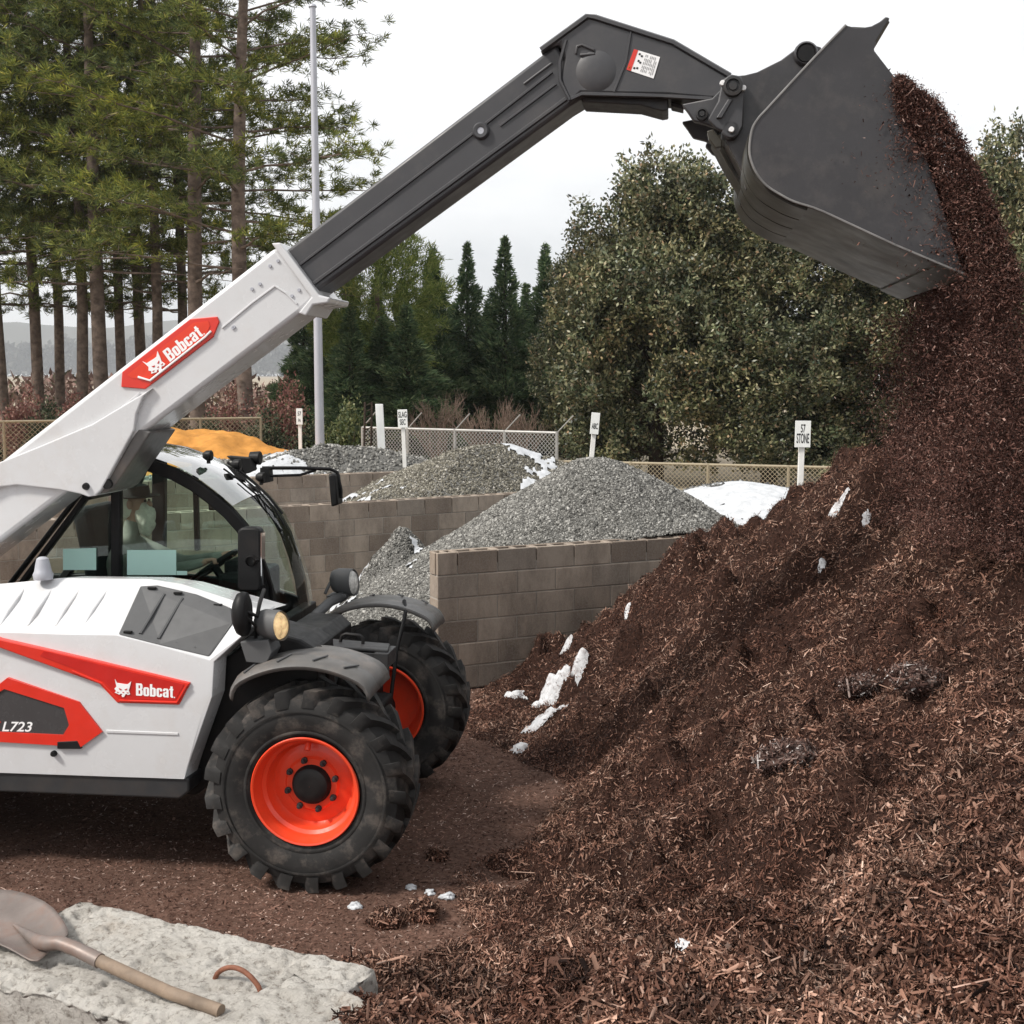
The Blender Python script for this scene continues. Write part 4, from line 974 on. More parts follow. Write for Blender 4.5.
def bil(X, Y):
    fx = np.clip((X - MX0) / (MX1 - MX0) * 159, 0, 158.999); fy = np.clip((Y - MY0) / (MY1 - MY0) * 219, 0, 218.999)
    i = fx.astype(int); j = fy.astype(int); fx = fx - i; fy = fy - j
    return (BASE[j, i] * (1 - fx) + BASE[j, i + 1] * fx) * (1 - fy) + (BASE[j + 1, i] * (1 - fx) + BASE[j + 1, i + 1] * fx) * fy
def mulch_z(X, Y):
    z = bil(X, Y); amp = sstep(-.05, .35, z)
    # downhill running ripples and clods
    u = X * .86 + Y * -.5; v = X * .5 + Y * .86
    n = fbm(u * .7, v * 1.5, .85, 4, 21, .64) * .31 + np.abs(fbm(u * .8, v * 1.4, .42, 3, 33)) * -.30 + np.maximum(0, fbm(X, Y, .30, 3, 37) - .12) * .42 - np.maximum(0, fbm(X, Y, .5, 3, 39) - .2) * .30 + fbm(X, Y, .10, 2, 41) * .045
    near = sstep(5.6, 4.6, Y)
    n = n * (1 - .35 * near) + near * fbm(X, Y, .13, 2, 57) * .035
    return z + n * amp - .02
MP = tag(empty('mulch_pile', (2.5, 8, 0)), 'big sloping pile of dark brown bark mulch beside the telehandler', 'mulch pile')
WALL1A = at(437, 553, 11.4); 
def rel(o, par): o.location = tuple(-q for q in par.location)
def mkeep(X, Y, Z=None): return mulch_z(X, Y) > -.03
hz = grid('heap', np.arange(MX0, MX1, .024), np.arange(MY0, MY1, .026), mulch_z, M['mulch_base'], MP, lambda X, Y, Z: Z > -.06); rel(hz, MP)
P, Nn = hsample(mulch_z, 1050000, MX0, MX1, MY0 + .5, MY1, mkeep, 5, 1.2, 4.2)
n = len(P); r = np.random.default_rng(8); dist = np.linalg.norm(P - np.array([0, 0, HC]), axis=1)
big = sstep(6.0, 4.6, dist)
k = np.where(r.uniform(0, 1, n) < .45, .5, 1.08); L = np.exp(r.normal(0, .5, n)) * (.0225 + .008 * big) * k; W = np.exp(r.normal(0, .45, n)) * (.0045 + .0026 * big) * k ** .8
dn = np.stack([-Nn[:, 0] * -1, -Nn[:, 1] * -1, -np.ones(n) * .3], 1) * .8
P = P + Nn * (r.uniform(-.3, 1, (n, 1)) ** 3 * .030)
wc_ = chip_mesh('wood_chips', P, Nn, L, W, M['chip'], MP, .85, dn, .3, 9); wc_['kind'] = 'stuff'; rel(wc_, MP)
# chips trodden into the yard, and thrown on the near block
P, Nn = hsample(lambda X, Y: ground_z(X, Y), 110000, -5.5, 2.2, 4.2, 12.5, lambda X, Y: mulch_z(X, Y) < .03, 15, 1.1, 6)
n = len(P); L = np.exp(r.normal(0, .5, n)) * .019; W = np.exp(r.normal(0, .4, n)) * .0062
tag(chip_mesh('ground_chips', P, Nn, L, W, M['chip_ground'], None, .28, None, .2, 19), kind='stuff')

# ---- falling mulch
fp = []; r = np.random.default_rng(77)
rimN = [(898, 81), (912, 90), (935, 104), (952, 130), (968, 160), (985, 192), (998, 225), (1012, 262), (1022, 300)]     # outer edge of the flowing mass (near plane)
inN = [(897, 84), (904, 110), (921, 140), (937, 172), (950, 205), (961, 240), (970, 272), (978, 298), (980, 320)]
def curve(pts, t):
    pts = np.array(pts, float); s = np.linspace(0, 1, len(pts)); return np.stack([np.interp(t, s, pts[:, 0]), np.interp(t, s, pts[:, 1])], 1)
def vpt(pxy, b):
    out = np.zeros((len(pxy), 3))
    c0 = np.array([0, 0, HC]) - np.array(VO); vl = np.array(VL); x = (pxy[:, 0] - 512) / F; u = (512 - pxy[:, 1]) / F
    d = np.stack([x, CP + SP * u, -SP + CP * u], 1); t = (BK0 - c0 @ vl) / (d @ vl); p = np.array([0, 0, HC]) + d * t[:, None]
    return p + vl[None] * (b - BK0)[:, None]
# the mass pouring out over the lip
n = 110000; t = r.uniform(0, 1, n); e = r.beta(1.15, .75, n)
pA = curve(rimN, t); pB = curve(inN, t); pxy = pB + (pA - pB) * e[:, None] + r.normal(0, 3.0, (n, 2))
b = r.uniform(BK0 - .03, BK1 + .03, n); side = r.uniform(0, 1, n) < .40; b[side] = BK0 - .012 - np.abs(r.normal(0, .03, side.sum()))
fp.append(vpt(pxy, b))
# loose edge spill over the near side plate
n = 11000; t = r.uniform(.02, .88, n); pxy = curve(inN, t) + np.stack([4 - r.exponential(1, n) * (7 + 9 * (t > .25)), r.normal(0, 7, n)], 1); k = fbm(pxy[:, 0], pxy[:, 1], 18, 3, 15) + r.normal(0, .3, n) > -.05; pxy = pxy[k]; n = len(pxy); fp.append(vpt(pxy, BK0 - .01 - np.abs(r.normal(0, .02, n))))
# the falling curtain
n = 330000; t = r.uniform(0, 1, n) ** .9
b = r.uniform(BK0 - .08, BK1 + .1, n)
left = np.interp(t, [0, .15, .5, 1], [970, 964, 952, 915]); right = np.interp(t, [0, .5, 1], [1024, 1050, 1085])
e = r.beta(1.45, 1.0, n); pxy = np.stack([left + (right - left) * e, 268 + (560 - 268) * t], 1)
k = fbm(pxy[:, 0] * 1.0 + b * 40, pxy[:, 1] * .45, 26, 3, 5) + r.normal(0, .25, n) > -.12 - .25 * (e > .45) + .55 * np.clip(t - .72, 0, 1)
pxy = pxy[k]; b = b[k]
fp.append(vpt(pxy, b))
# stray chips at its left
n = 12000; t = r.uniform(0, 1, n); pxy = np.stack([965 - np.abs(r.normal(0, 30, n)), 300 + 170 * t], 1); fp.append(vpt(pxy, r.uniform(BK0, BK1, n)))
n = 900; t = r.uniform(0, 1, n); pxy = curve(rimN, t) + np.abs(r.normal(0, 9, (n, 2))) * np.array([1, -1]); fp.append(vpt(pxy, r.uniform(BK0, BK1, n)))
P = np.concatenate(fp); n = len(P); Nr = r.normal(0, 1, (n, 3))
L = np.exp(r.normal(0, .45, n)) * np.where(r.uniform(0, 1, n) < .35, .008, .0145); W = np.exp(r.normal(0, .45, n)) * .0036
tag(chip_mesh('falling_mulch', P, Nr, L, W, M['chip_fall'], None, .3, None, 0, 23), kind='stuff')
# lumpy load still inside the bucket mouth
ld = MB(); poly = [(840, 120), (893, 92), (912, 96), (932, 112), (944, 140), (958, 172), (972, 205), (982, 235), (992, 262), (975, 272), (950, 260), (880, 215), (810, 180)]
bs = np.linspace(BK0 + .04, BK1 - .04, 14); rings = []
for k, bq in enumerate(bs):
    rr_ = []
    for (x, y) in poly:
        q = V(x, y, BK0); ed_ = (abs(k - 6.5) / 6.5) ** 4
        cx_, cz_ = V(900, 180, BK0).x, V(900, 180, BK0).z
        j = 1 - .15 * ed_ + random.uniform(-.04, .04)
        rr_.append(v2w((cx_ + (q.x - cx_) * j, bq, cz_ + (q.z - cz_) * j)))
    rings.append(rr_)
m = len(poly); vs = [q for s_ in rings for q in s_]; fs = [(i * m + j, i * m + (j + 1) % m, i * m + m + (j + 1) % m, i * m + m + j) for i in range(13) for j in range(m)]; fs += [list(range(m)), [13 * m + j for j in range(m)]]
ld.add(vs, fs)
tag(ld.build('mulch_load', M['mulch_base'], None, smooth=60), 'load of dark mulch sliding out of the raised bucket', 'mulch load')

M['chip_frost'] = island('frosted chips', [(0, (.02, .011, .009)), (.4, (.07, .037, .03)), (.80, (.17, .10, .08)), (.94, (.33, .27, .245)), (1, (.55, .52, .50))], .8)
# ---- lumps and snow remnants on the mulch
def lump(px, py, Y, sx_, sy_, sz_, name, mat, label, cat, group=None, seed=0, hf=None, rz=0.0):
    p = at(px, py, Y); z = float((hf or mulch_z)(np.array([p.x]), np.array([p.y]))[0])
    rr = random.Random(seed); bm = bmesh.new(); bmesh.ops.create_icosphere(bm, subdivisions=4, radius=1); me = bpy.data.meshes.new(name)
    co = np.array([v.co[:] for v in bm.verts]); d = 1 + fbm(co[:, 0] * 1.0 + seed * 3.1, co[:, 1] + co[:, 2] * 1.3, .7, 4, seed) * .42 + fbm(co[:, 0] + co[:, 2], co[:, 1] - co[:, 2], .16, 2, seed + 5) * .16
    for v, k, c in zip(bm.verts, d, co): v.co = Vector((c[0] * sx_ * k, c[1] * sy_ * k, c[2] * sz_ * k))
    bm.to_mesh(me); bm.free(); o = link(name, me, mat, None, smooth=180); o.location = (p.x, p.y, z + sz_ * .15); o.rotation_euler = (0, 0, rz)
    if 'clod' in name:            # chips frozen onto the clod
        me.update(); nv = len(me.vertices); r_ = np.random.default_rng(seed); k = r_.integers(0, nv, int(2600 * min(1, (sx_ / .12) ** 1.5)))
        V_ = np.array([v.co[:] for v in me.vertices])[k] + r_.normal(0, .006, (len(k), 3)); N_ = np.array([v.normal[:] for v in me.vertices])[k]
        c_ = chip_mesh('wood_chips', V_, N_, np.exp(r_.normal(0, .5, len(k))) * .026, np.exp(r_.normal(0, .4, len(k))) * .0062, M['chip_frost'] if 'frozen' in name else M['chip'], o, .8, None, .3, seed); c_['kind'] = 'stuff'
    return tag(o, label, cat, group)
def snow_patch(px, py, Y, a, b_, h, mat, label, cat, group, seed, rz):
    p = at(px, py, Y); c, s = math.cos(rz), math.sin(rz); A = max(a, b_) * 1.7
    def uv(X, Y_): return ((X - p.x) * c + (Y_ - p.y) * s) / a, (-(X - p.x) * s + (Y_ - p.y) * c) / b_
    def mask(X, Y_):
        u, v = uv(X, Y_); return .82 - np.sqrt(u * u + v * v) * .8 + fbm(X + seed, Y_, .11, 4, seed, .7) * .75
    def zf(X, Y_): m = mask(X, Y_); return mulch_z(X, Y_) + np.clip(m, -.3, .45) * h * 1.6 + np.where(m > 0, fbm(X, Y_, .035, 2, seed + 1) * .012, 0) + .012
    o = grid('snow_patch', np.arange(p.x - A, p.x + A, .009), np.arange(p.y - A, p.y + A, .009), zf, mat, None, lambda X, Y_, Z: mask(X, Y_) > -.12)
    return tag(o, label, cat, group)
def onpile(px, py, hf=mulch_z):            # where the sight line first meets a heap
    d = ray(px, py); ys = np.arange(3.4, 13, .01); t = ys / d.y; X = d.x * t; Z = HC + d.z * t
    h = hf(X, ys); k = np.argmax(Z < h); return float(ys[k])
SNG = 'snow remnants on the mulch'
M['snow_dirty'] = surf('dirty snow', (.66, .62, .60), .8, var=.12, scale=9, bmp=.6, bscale=45, dirt=(.12, .07, .055), dirt_amt=.95, dirt_scale=9)
M['clod'] = surf('frosted mulch clod', (.075, .043, .034), .9, var=.6, scale=30, bmp=.9, bscale=50, dirt=(.55, .48, .45), dirt_amt=.75, dirt_scale=7)
for (px, py, a, b_, c, nm, mt, lb_, ct, gp, rz) in [
    (548, 699, .13, .07, .05, 'snow_patch', 'snow', 'widest white snow patch at the mulch foot near the block wall', 'snow', SNG, .3),
    (545, 719, .11, .045, .04, 'snow_patch', 'snow', 'narrow strip of snow lying just below the widest snow patch', 'snow', SNG, .25),
    (516, 697, .07, .06, .05, 'snow_patch', 'snow', 'small snow patch between the block wall corner and the widest patch', 'snow', SNG, .2),
    (520, 749, .055, .05, .04, 'snow_patch', 'snow', 'small snow lump lying on the trodden yard right of the far tyre', 'snow', SNG, 0),
    (566, 650, .035, .06, .035, 'snow_patch', 'snow', 'tall thin snow streak on the mulch against the block wall', 'snow', SNG, .3),
    (580, 657, .05, .04, .03, 'snow_patch', 'snow', 'tiny snow dab right of the tall thin snow streak', 'snow', SNG, 0),
    (628, 607, .025, .10, .03, 'snow_patch', 'snow_dirty', 'faint snow streak halfway up the left edge of the mulch', 'snow', SNG, -.3),
    (822, 568, .022, .016, .02, 'snow_patch', 'snow', 'small white snow streak high on the mulch slope', 'snow', SNG, .5),
    (838, 510, .05, .025, .02, 'snow_patch', 'snow_dirty', 'upper left one of two small snow dabs just below the mulch crest', 'snow', SNG, -.5),
    (866, 520, .035, .03, .02, 'snow_patch', 'snow_dirty', 'lower right one of two small snow dabs just below the mulch crest', 'snow', SNG, .1),
    (788, 760, .15, .11, .085, 'frozen_clod', 'clod', 'rounded clod of mulch crusted with snow in mid slope', 'clod', 'frozen clods on the mulch', .3),
    (868, 688, .17, .06, .05, 'frozen_clod', 'clod', 'long low clod casting a dark shadow on the upper slope', 'clod', 'frozen clods on the mulch', .35),
    (918, 680, .15, .09, .07, 'frozen_clod', 'clod', 'blunt clod right of the long low clod', 'clod', 'frozen clods on the mulch', .1),
    (682, 945, .025, .025, .02, 'snow_patch', 'snow_dirty', 'small snow crumb in the foreground chips', 'snow', SNG, 0)]:
    if nm == 'snow_patch': snow_patch(px, py, onpile(px, py), a * 1.25, b_ * 1.25, c, M['snow_patch'], lb_, ct, gp, int(px), rz)
    else: lump(px, py, onpile(px, py), a, b_, c, nm, M[mt], lb_, ct, gp, int(px), None, rz)
for i, (px, py, sz, mt, lb_) in enumerate([(355, 905, .035, 'snow', 'white snow crumb on the yard right of the near front tyre'), (430, 893, .03, 'snow', 'white snow crumb at the mulch edge, left of a pair'), (447, 897, .04, 'snow', 'white snow crumb at the mulch edge, right of a pair'), (411, 888, .03, 'snow', 'flat snow crumb below the dark clod by the tyre'), (438, 857, .06, 'clod', 'dark clod of mulch on the yard beside the near tyre'), (385, 922, .09, 'clod', 'black clod at the left foot of the foreground chips'), (420, 915, .10, 'clod', 'broad dark clod between the black clod and the mulch slope')]):
    q = onz(px, py, 0.0); M_ = M[mt] if mt == 'snow' else M['mulch_base']
    lump(px, py, q.y, sz, sz * .8, sz * .7, 'snow_crumb' if mt == 'snow' else 'mulch_clod', M_, lb_, 'snow' if mt == 'snow' else 'clod', SNG if mt == 'snow' else 'loose clods on the yard', 90 + i, lambda X, Y: np.maximum(ground_z(X, Y), mulch_z(X, Y)))

# ================================================================== BLOCK WALLS
def block_wall(p0, p1, rows, label, rh=.215, bl=.405, th=.2):
    d = Vector((p1[0] - p0[0], p1[1] - p0[1], 0)); Ln = d.length; an = math.atan2(d.y, d.x)
    W_ = tag(empty('block_wall', (p0[0], p0[1], 0), an), label, 'wall', 'concrete block bay walls')
    mb = MB(); g = .009; nb = int(Ln / bl) + 1
    for rr in range(rows):
        off = 0 if rr % 2 == 0 else -bl / 2
        for k in range(nb + 1):
            x0 = k * bl + off; x1 = x0 + bl; x0 = max(0, x0); x1 = min(nb * bl, x1)
            if x1 - x0 < .05: continue
            j = random.uniform(-.003, .003)
            if rr < rows - 1: mb.box(((x0 + x1) / 2, th / 2 + j, (rr + .5) * rh), (x1 - x0 - g, th, rh - g))
            else:
                zc = (rr + .5) * rh; lx = x1 - x0 - g
                mb.box(((x0 + x1) / 2, .019 + j, zc), (lx, .038, rh - g)); mb.box(((x0 + x1) / 2, th - .019 + j, zc), (lx, .038, rh - g))
                for f in (.045, .5, .955): mb.box((x0 + (x1 - x0) * f, th / 2 + j, zc), (.034, th - .077, rh - g - .002))
    mb.build('blocks', M['block'], W_, bevel=.005, seg=1)
    co = MB(); co.box((nb * bl / 2, th / 2, (rows - .6) * rh / 2), (nb * bl - .014, th - .014, (rows - .6) * rh)); co.build('mortar_core', M['mortar'], W_)
    return W_
w1a = onz(437, 553, 1.29); w1b = onz(730, 534, 1.29)
w2a = onz(290, 506, 1.29); w2b = onz(519, 493, 1.29); d2 = (w2b - w2a).normalized()
w3a = onz(268, 476.5, 1.29); w3b = onz(389, 472, 1.29); d3 = (w3b - w3a).normalized()
block_wall(w1a, w1a + (w1b - w1a) * 1.05, 6, 'low grey block wall between the mulch and the nearest gravel pile')
block_wall(w2a - d2 * 4.0, w2b + d2 * .6, 6, 'long block wall behind the cab with gravel heaped on both sides')
block_wall(w3a - d3 * 4.5, w3b + d3 * .3, 6, 'farthest block wall below the snow capped gravel')
w4 = onz(345, 452, 1.0); 

# ================================================================== GRAVEL PILES
def wall_y(a, d, X): return a.y + (X - a.x) * d.y / d.x
d1 = (w1b - w1a).normalized()
def cone_pile(name, label, cx, cy, peak, slope, el, mat_base, mat_st, ns, size, x0, x1, y0, y1, clip=None, amp=.10, seed=3, snow=None, cat='gravel pile', flat=.35, group='gravel piles in the bays', extra=None, wl=None, ell=9):
    def hf(X, Y):
        d = np.sqrt(((X - cx) / np.where(X < cx, min(el, ell), el)) ** 2 + (Y - cy) ** 2 + flat * flat) - flat
        z = peak - slope * d + fbm(X, Y, .9, 4, seed) * amp
        if wl is not None: z = np.minimum(z, 1.20 + .62 * np.maximum(0, Y - wall_y(wl[0], wl[1], X) - .2))
        if extra is not None: z = extra(X, Y, z)
        return z
    keep = lambda X, Y, Z=None: (hf(X, Y) > -.08) & (clip(X, Y) if clip else True)
    R = tag(empty(name, (cx, cy, 0)), label, cat, group)
    h = grid('heap', np.arange(x0, x1, .06), np.arange(y0, y1, .06), hf, mat_base, R, keep); rel(h, R)
    if ns:
        P, Nn = hsample(hf, ns, x0, x1, y0, y1, keep, seed, 0.0, 50)
        rr = np.random.default_rng(seed); st_ = stone_mesh('loose_stones', P, np.exp(rr.normal(0, .35, len(P))) * size, mat_st, R, seed); rel(st_, R); st_['kind'] = 'stuff'
    if snow:
        s = grid('snow_cover', np.arange(x0, x1, .03), np.arange(y0, y1, .03), lambda X, Y: hf(X, Y) + .018 + fbm(X, Y, .12, 2, seed + 2) * .012 + np.clip(snow(X, Y) * .12, -.05, .02), M['snow'], R, lambda X, Y, Z: keep(X, Y) & (snow(X, Y) > -.08)); rel(s, R); s['kind'] = 'stuff'
    return R
p = at(590, 463, 13.8)
def toe(X, Y, z):      # a dug lump left at the pile's outer toe
    q = at(403, 536, 14.3); return np.maximum(z, q.z + .10 - 1.5 * np.sqrt((X - q.x) ** 2 + (Y - q.y) ** 2 + .01) + .15 + fbm(X, Y, .2, 3, 66) * .08)
cone_pile('gravel_pile', 'tall grey gravel pile behind the low block wall', p.x, p.y, p.z + .03, .60, 1.12, M['gravel_base'], M['stone'], 190000, .0115, -2.9, 4.0, 11.4, 17, lambda X, Y: (Y > wall_y(w1a, d1, X) + .12) | (X < w1a.x - .02), .10, 4,
          snow=lambda X, Y: .18 - np.sqrt(((X + 1.75) / .9) ** 2 + ((Y - 14.6) / 1.3) ** 2) * .55 + fbm(X, Y, .22, 5, 71, .7) * 1.4 - .05, extra=toe, ell=.90)
p = at(497, 444, 18.4)
cone_pile('gravel_pile', 'brownish gravel pile with snow along its right shoulder', p.x, p.y, p.z, .56, 1.15, M['gravel_base'], M['stone_brown'], 120000, .0155, -3.6, 3.6, 14.6, 21.5, lambda X, Y: Y > wall_y(w2a, d2, X) + .12, .12, 8,
          snow=lambda X, Y: np.minimum(.35, np.maximum(.40 - np.abs((X - p.x - .62) * .8 + (Y - p.y + .9) * .5) * .8 - np.maximum(0, p.x + .35 - X) * 1.6, -.62 + (-X - 1.0) * .50) + fbm(X, Y, .26, 5, 91, .7) * 1.3 - .12), flat=.6, wl=(w2a, d2))
p = at(326, 447, 21.6)
cone_pile('gravel_pile', 'flat topped gravel pile with a snow patch by the light pole', p.x, p.y, p.z, .45, 1.6, M['gravel_base'], M['stone'], 26000, .027, -7.5, .5, 19, 25, lambda X, Y: Y > wall_y(w3a, d3, X) + .12, .12, 13,
          snow=lambda X, Y: .35 - np.sqrt(((X + 3.95) / .95) ** 2 + ((Y - 20.4) / .9) ** 2) * .55 + fbm(X, Y, .4, 3, 19) * .45, flat=.8, wl=(w3a, d3))
p = at(745, 484, 16.6)
cone_pile('gravel_pile', 'low gravel mound blanketed in smooth white snow', p.x, p.y, p.z, .50, 1.35, M['gravel_base'], M['stone_dark'], 30000, .020, .5, 5.6, 13.4, 19.5, lambda X, Y: Y > wall_y(w1a, d1, X) + .3, .05, 17,
          snow=lambda X, Y: np.minimum(.3, (p.y - .05 - Y) * .9 + .0 + fbm(X, Y, .3, 3, 29) * .30 + .02), flat=.7)
p = at(185, 433, 24.0)
def sandx(X, Y, z): return z + fbm(X, Y, .5, 4, 61) * .16
cone_pile('sand_pile', 'bright orange sand pile seen over the cab roof', p.x, p.y, p.z, 0.5, 1.7, M['sand'], None, 0, 0, -10.5, -3.4, 20.5, 27, lambda X, Y: Y > wall_y(w3a, d3, X) + .12, .18, 23, cat='sand pile', flat=.6, group='sand piles', extra=sandx)
p = at(0, 548, 15.0)
cone_pile('sand_pile', 'small orange sand heap low at the left edge of the photo', p.x - .35, p.y, p.z + .12, .55, 1.2, M['sand'], None, 0, 0, p.x - 2, p.x + 1.2, 13.5, 16.5, None, .10, 29, cat='sand pile', flat=.3, group='sand piles')

# ================================================================== FOREGROUND CONCRETE BLOCK, SHOVEL, LIFTING EYE
ZT = .70
c0 = onz(80, 897, ZT); c1 = onz(345, 957, ZT); f0 = onz(0, 984, ZT); f1 = onz(107, 1012, ZT)
ux = (c1 - c0).normalized(); uy = Vector((-ux.y, ux.x, 0))
dep = (c0 - f0).dot(uy); Ln = (c1 - c0).length + .14
orig = c0 - uy * dep            # near left corner on the ground plan
CBK = tag(empty('concrete_block', (orig.x, orig.y, 0), math.atan2(ux.y, ux.x)), 'large rough concrete block with a shovel lying on top', 'concrete block')
def rough_block(L_, D_, H_, res, seed, name, parent, edge=.02):
    bm = bmesh.new(); nx, ny, nz = int(L_ / res), int(D_ / res), int(H_ / (res * 2))
    vm = {}
    def vtx(i, j, k):
        key = (i, j, k)
        if key not in vm: vm[key] = bm.verts.new((i / nx * L_, j / ny * D_, k / nz * H_))
        return vm[key]
    for i in range(nx):
        for j in range(ny): bm.faces.new([vtx(i, j, nz), vtx(i + 1, j, nz), vtx(i + 1, j + 1, nz), vtx(i, j + 1, nz)])
    for k in range(nz):
        for i in range(nx):
            bm.faces.new([vtx(i, 0, k), vtx(i + 1, 0, k), vtx(i + 1, 0, k + 1), vtx(i, 0, k + 1)]); bm.faces.new([vtx(i + 1, ny, k), vtx(i, ny, k), vtx(i, ny, k + 1), vtx(i + 1, ny, k + 1)])
        for j in range(ny):
            bm.faces.new([vtx(0, j + 1, k), vtx(0, j, k), vtx(0, j, k + 1), vtx(0, j + 1, k + 1)]); bm.faces.new([vtx(nx, j, k), vtx(nx, j + 1, k), vtx(nx, j + 1, k + 1), vtx(nx, j, k + 1)])
    co = np.array([v.co[:] for v in bm.verts]); x, y, z = co.T
    top = z > H_ - 1e-6
    e = np.minimum(np.minimum(x, L_ - x), np.minimum(y, D_ - y))
    chipn = fbm(x, y + z * 2, .16, 4, seed + 2)
    dz = np.where(top, fbm(x, y, .35, 5, seed, .6) * .016 + np.minimum(0, fbm(x, y, .05, 3, seed + 9) + .10) * .045 + fbm(x, y, .024, 2, seed + 19) * .006, 0)
    drop = np.where(top, -np.maximum(0, edge * 1.6 - e) * (.45 + .8 * np.maximum(0, chipn)) - sstep(.10, .0, e) * np.maximum(0, chipn) * .03, 0)
    nrm_in = fbm(x + z, y + z * 1.3, .22, 4, seed + 4) * .016
    sx_ = np.where(x < 1e-6, 1, np.where(x > L_ - 1e-6, -1, 0)); sy_ = np.where(y < 1e-6, 1, np.where(y > D_ - 1e-6, -1, 0))
    wob = fbm(x * 1.0 + 3, y + z, .12, 3, seed + 7) * .018
    for v, a, b_, c, d_, w_, p_ in zip(bm.verts, dz, drop, sx_, sy_, wob, nrm_in):
        v.co.z += a + b_; v.co.x += c * (w_ + .006 + abs(p_)); v.co.y += d_ * (w_ + .006 + abs(p_))
    me = bpy.data.meshes.new(name); bm.to_mesh(me); bm.free()
    return link(name, me, M['concrete'], parent, smooth=180)
rough_block(Ln, dep, ZT, .0085, 5, 'body', CBK)
q = onz(255, 1003, ZT)
lp = CBK.matrix_basis.inverted() @ q if False else Vector(((q - orig).dot(ux), (q - orig).dot(uy), 0))
s0 = onz(262, 1002, ZT); s1 = onz(300, 978, ZT); s2 = onz(410, 1024, ZT)
ux2 = (s2 - s1).normalized(); uy2 = Vector((-ux2.y, ux2.x, 0)); D2 = .55; L2 = (s2 - s1).length + .02
o2 = s1 - uy2 * D2 - ux2 * .03
CB2 = tag(empty('concrete_slab', (o2.x, o2.y, 0), math.atan2(ux2.y, ux2.x)), 'smaller grey concrete slab at the bottom edge beside the foreground chips', 'concrete block')
rough_block(L2, D2, ZT + .025, .012, 55, 'body', CB2, .012)
# lifting eye
le = MB(); a = onz(214, 978, ZT); b_ = onz(262, 993, ZT); mid = (a + b_) / 2; k = []
for i in range(15):
    t = i / 14; h = math.sin(math.pi * min(1, t * 1.0)) ** .6 * .075; k.append(a.lerp(b_, t) + Vector((0, 0, h - .01)))
le.tube([a - Vector((0, 0, .04))] + k + [b_ - Vector((0, 0, .04))], .0095, 10)
o = le.build('lifting_eye', M['rust'], None, smooth=60); o.location = (0, 0, 0); tag(o, 'bent rusty steel bar eye set in the concrete block', 'lifting eye')
# debris pit around the eye
# shovel
SHV = tag(empty('shovel', onz(40, 945, ZT)), 'rusty round point shovel with weathered wooden handle on the concrete block', 'shovel')
so = SHV.location
M['shovel'] = surf('rusty shovel blade', (.17, .14, .125), .5, metal=.25, var=.25, scale=5, dirt=(.20, .10, .065), dirt_amt=.8, dirt_scale=6, bmp=.1)
M['handle'] = surf('weathered ash handle', (.19, .14, .10), .75, var=.35, scale=9, dirt=(.12, .085, .06), dirt_amt=.8, dirt_scale=10, bmp=.2, bscale=50)
blade_px = [(38, 966), (22, 957), (8, 948), (-14, 940), (-40, 934), (-44, 915), (-36, 901), (-15, 894), (12, 894.5), (36, 901), (56, 913), (66, 925), (71, 934), (60, 944), (50, 950)]
bz = ZT + .035; R_o = [onz(x, y, bz) for x, y in blade_px]; cen = onz(22, 930, bz)
bm_ = MB(); m = len(R_o); rings = []
for f, h in ((1, .0), (.8, -.012), (.55, -.022), (.3, -.024), (.1, -.02)):
    rings.append([cen.lerp(q, f) + Vector((0, 0, h + (.02 if (i in (7, 8, 9, 10)) else 0) * f)) - so for i, q in enumerate(R_o)])
vs = [q for s_ in rings for q in s_]; fs = [(i * m + j, i * m + (j + 1) % m, i * m + m + (j + 1) % m, i * m + m + j) for i in range(4) for j in range(m)] + [[4 * m + j for j in range(m)]]
bm_.add(vs, fs); bl = bm_.build('blade', M['shovel'], SHV, smooth=180)
md = bl.modifiers.new('sub', 'SUBSURF'); md.levels = 1; md.render_levels = 1
md = bl.modifiers.new('solid', 'SOLIDIFY'); md.thickness = .004
sk_ = MB(); path = [onz(14, 925, bz - .012), onz(30, 936, bz - .002), onz(40, 942, bz + .02), onz(48, 943.5, bz + .045), onz(60, 943, bz + .055), onz(76, 949, bz + .045), onz(100, 961, bz + .03)]
sk_.tube([q - so for q in path], [.006, .02, .027, .027, .0265, .0265, .0275], 14); sk_.build('socket', M['shovel'], SHV, smooth=60)
hn = MB(); path = [onz(98, 960, bz + .031), onz(130, 975, bz + .018), onz(170, 993, bz + .0), onz(221, 1011, bz - .012)]
hn.tube([q - so for q in path], [.024, .0245, .024, .023], 14); hn.build('handle', M['handle'], SHV, smooth=60)

# ================================================================== SIGNS, POLES, FENCES
def signpost(name, px, py, w, h, postw, zb, Y, label, lines, tilt=0.0, group='white bay signs', mat='sign'):
    c = at(px, py, Y); k = Y / F; W_ = w * k; H_ = h * k; zt = c.z + H_ / 2
    R = tag(empty(name, (c.x, Y, zb)), label, 'sign', group); R.rotation_euler = (0, tilt, 0)
    z0 = zt - zb
    b = MB(); b.box((0, -.02, z0 - H_ / 2), (W_, .02, H_)); bo2 = b.build('board', M[mat], R, bevel=.003)
    b = MB(); b.box((0, .03, z0 / 2 - .03), (postw * k, .06, z0 - .02)); b.build('post', M['wood_post'], R, bevel=.004)
    n = len(lines)
    for i, (tx, rel_w, rel_h) in enumerate(lines):
        zz = z0 - H_ * (.12 + (i + .78) * (.80 / n)); ww = W_ * rel_w
        lettering(tx, Vector((-ww / 2, -.0325, zz)), Vector((ww / 2, -.0325, zz)), H_ * rel_h, None, 'lettering', M['ink'], bo2, .03, 0, Vector((0, 0, 1)))
    return R
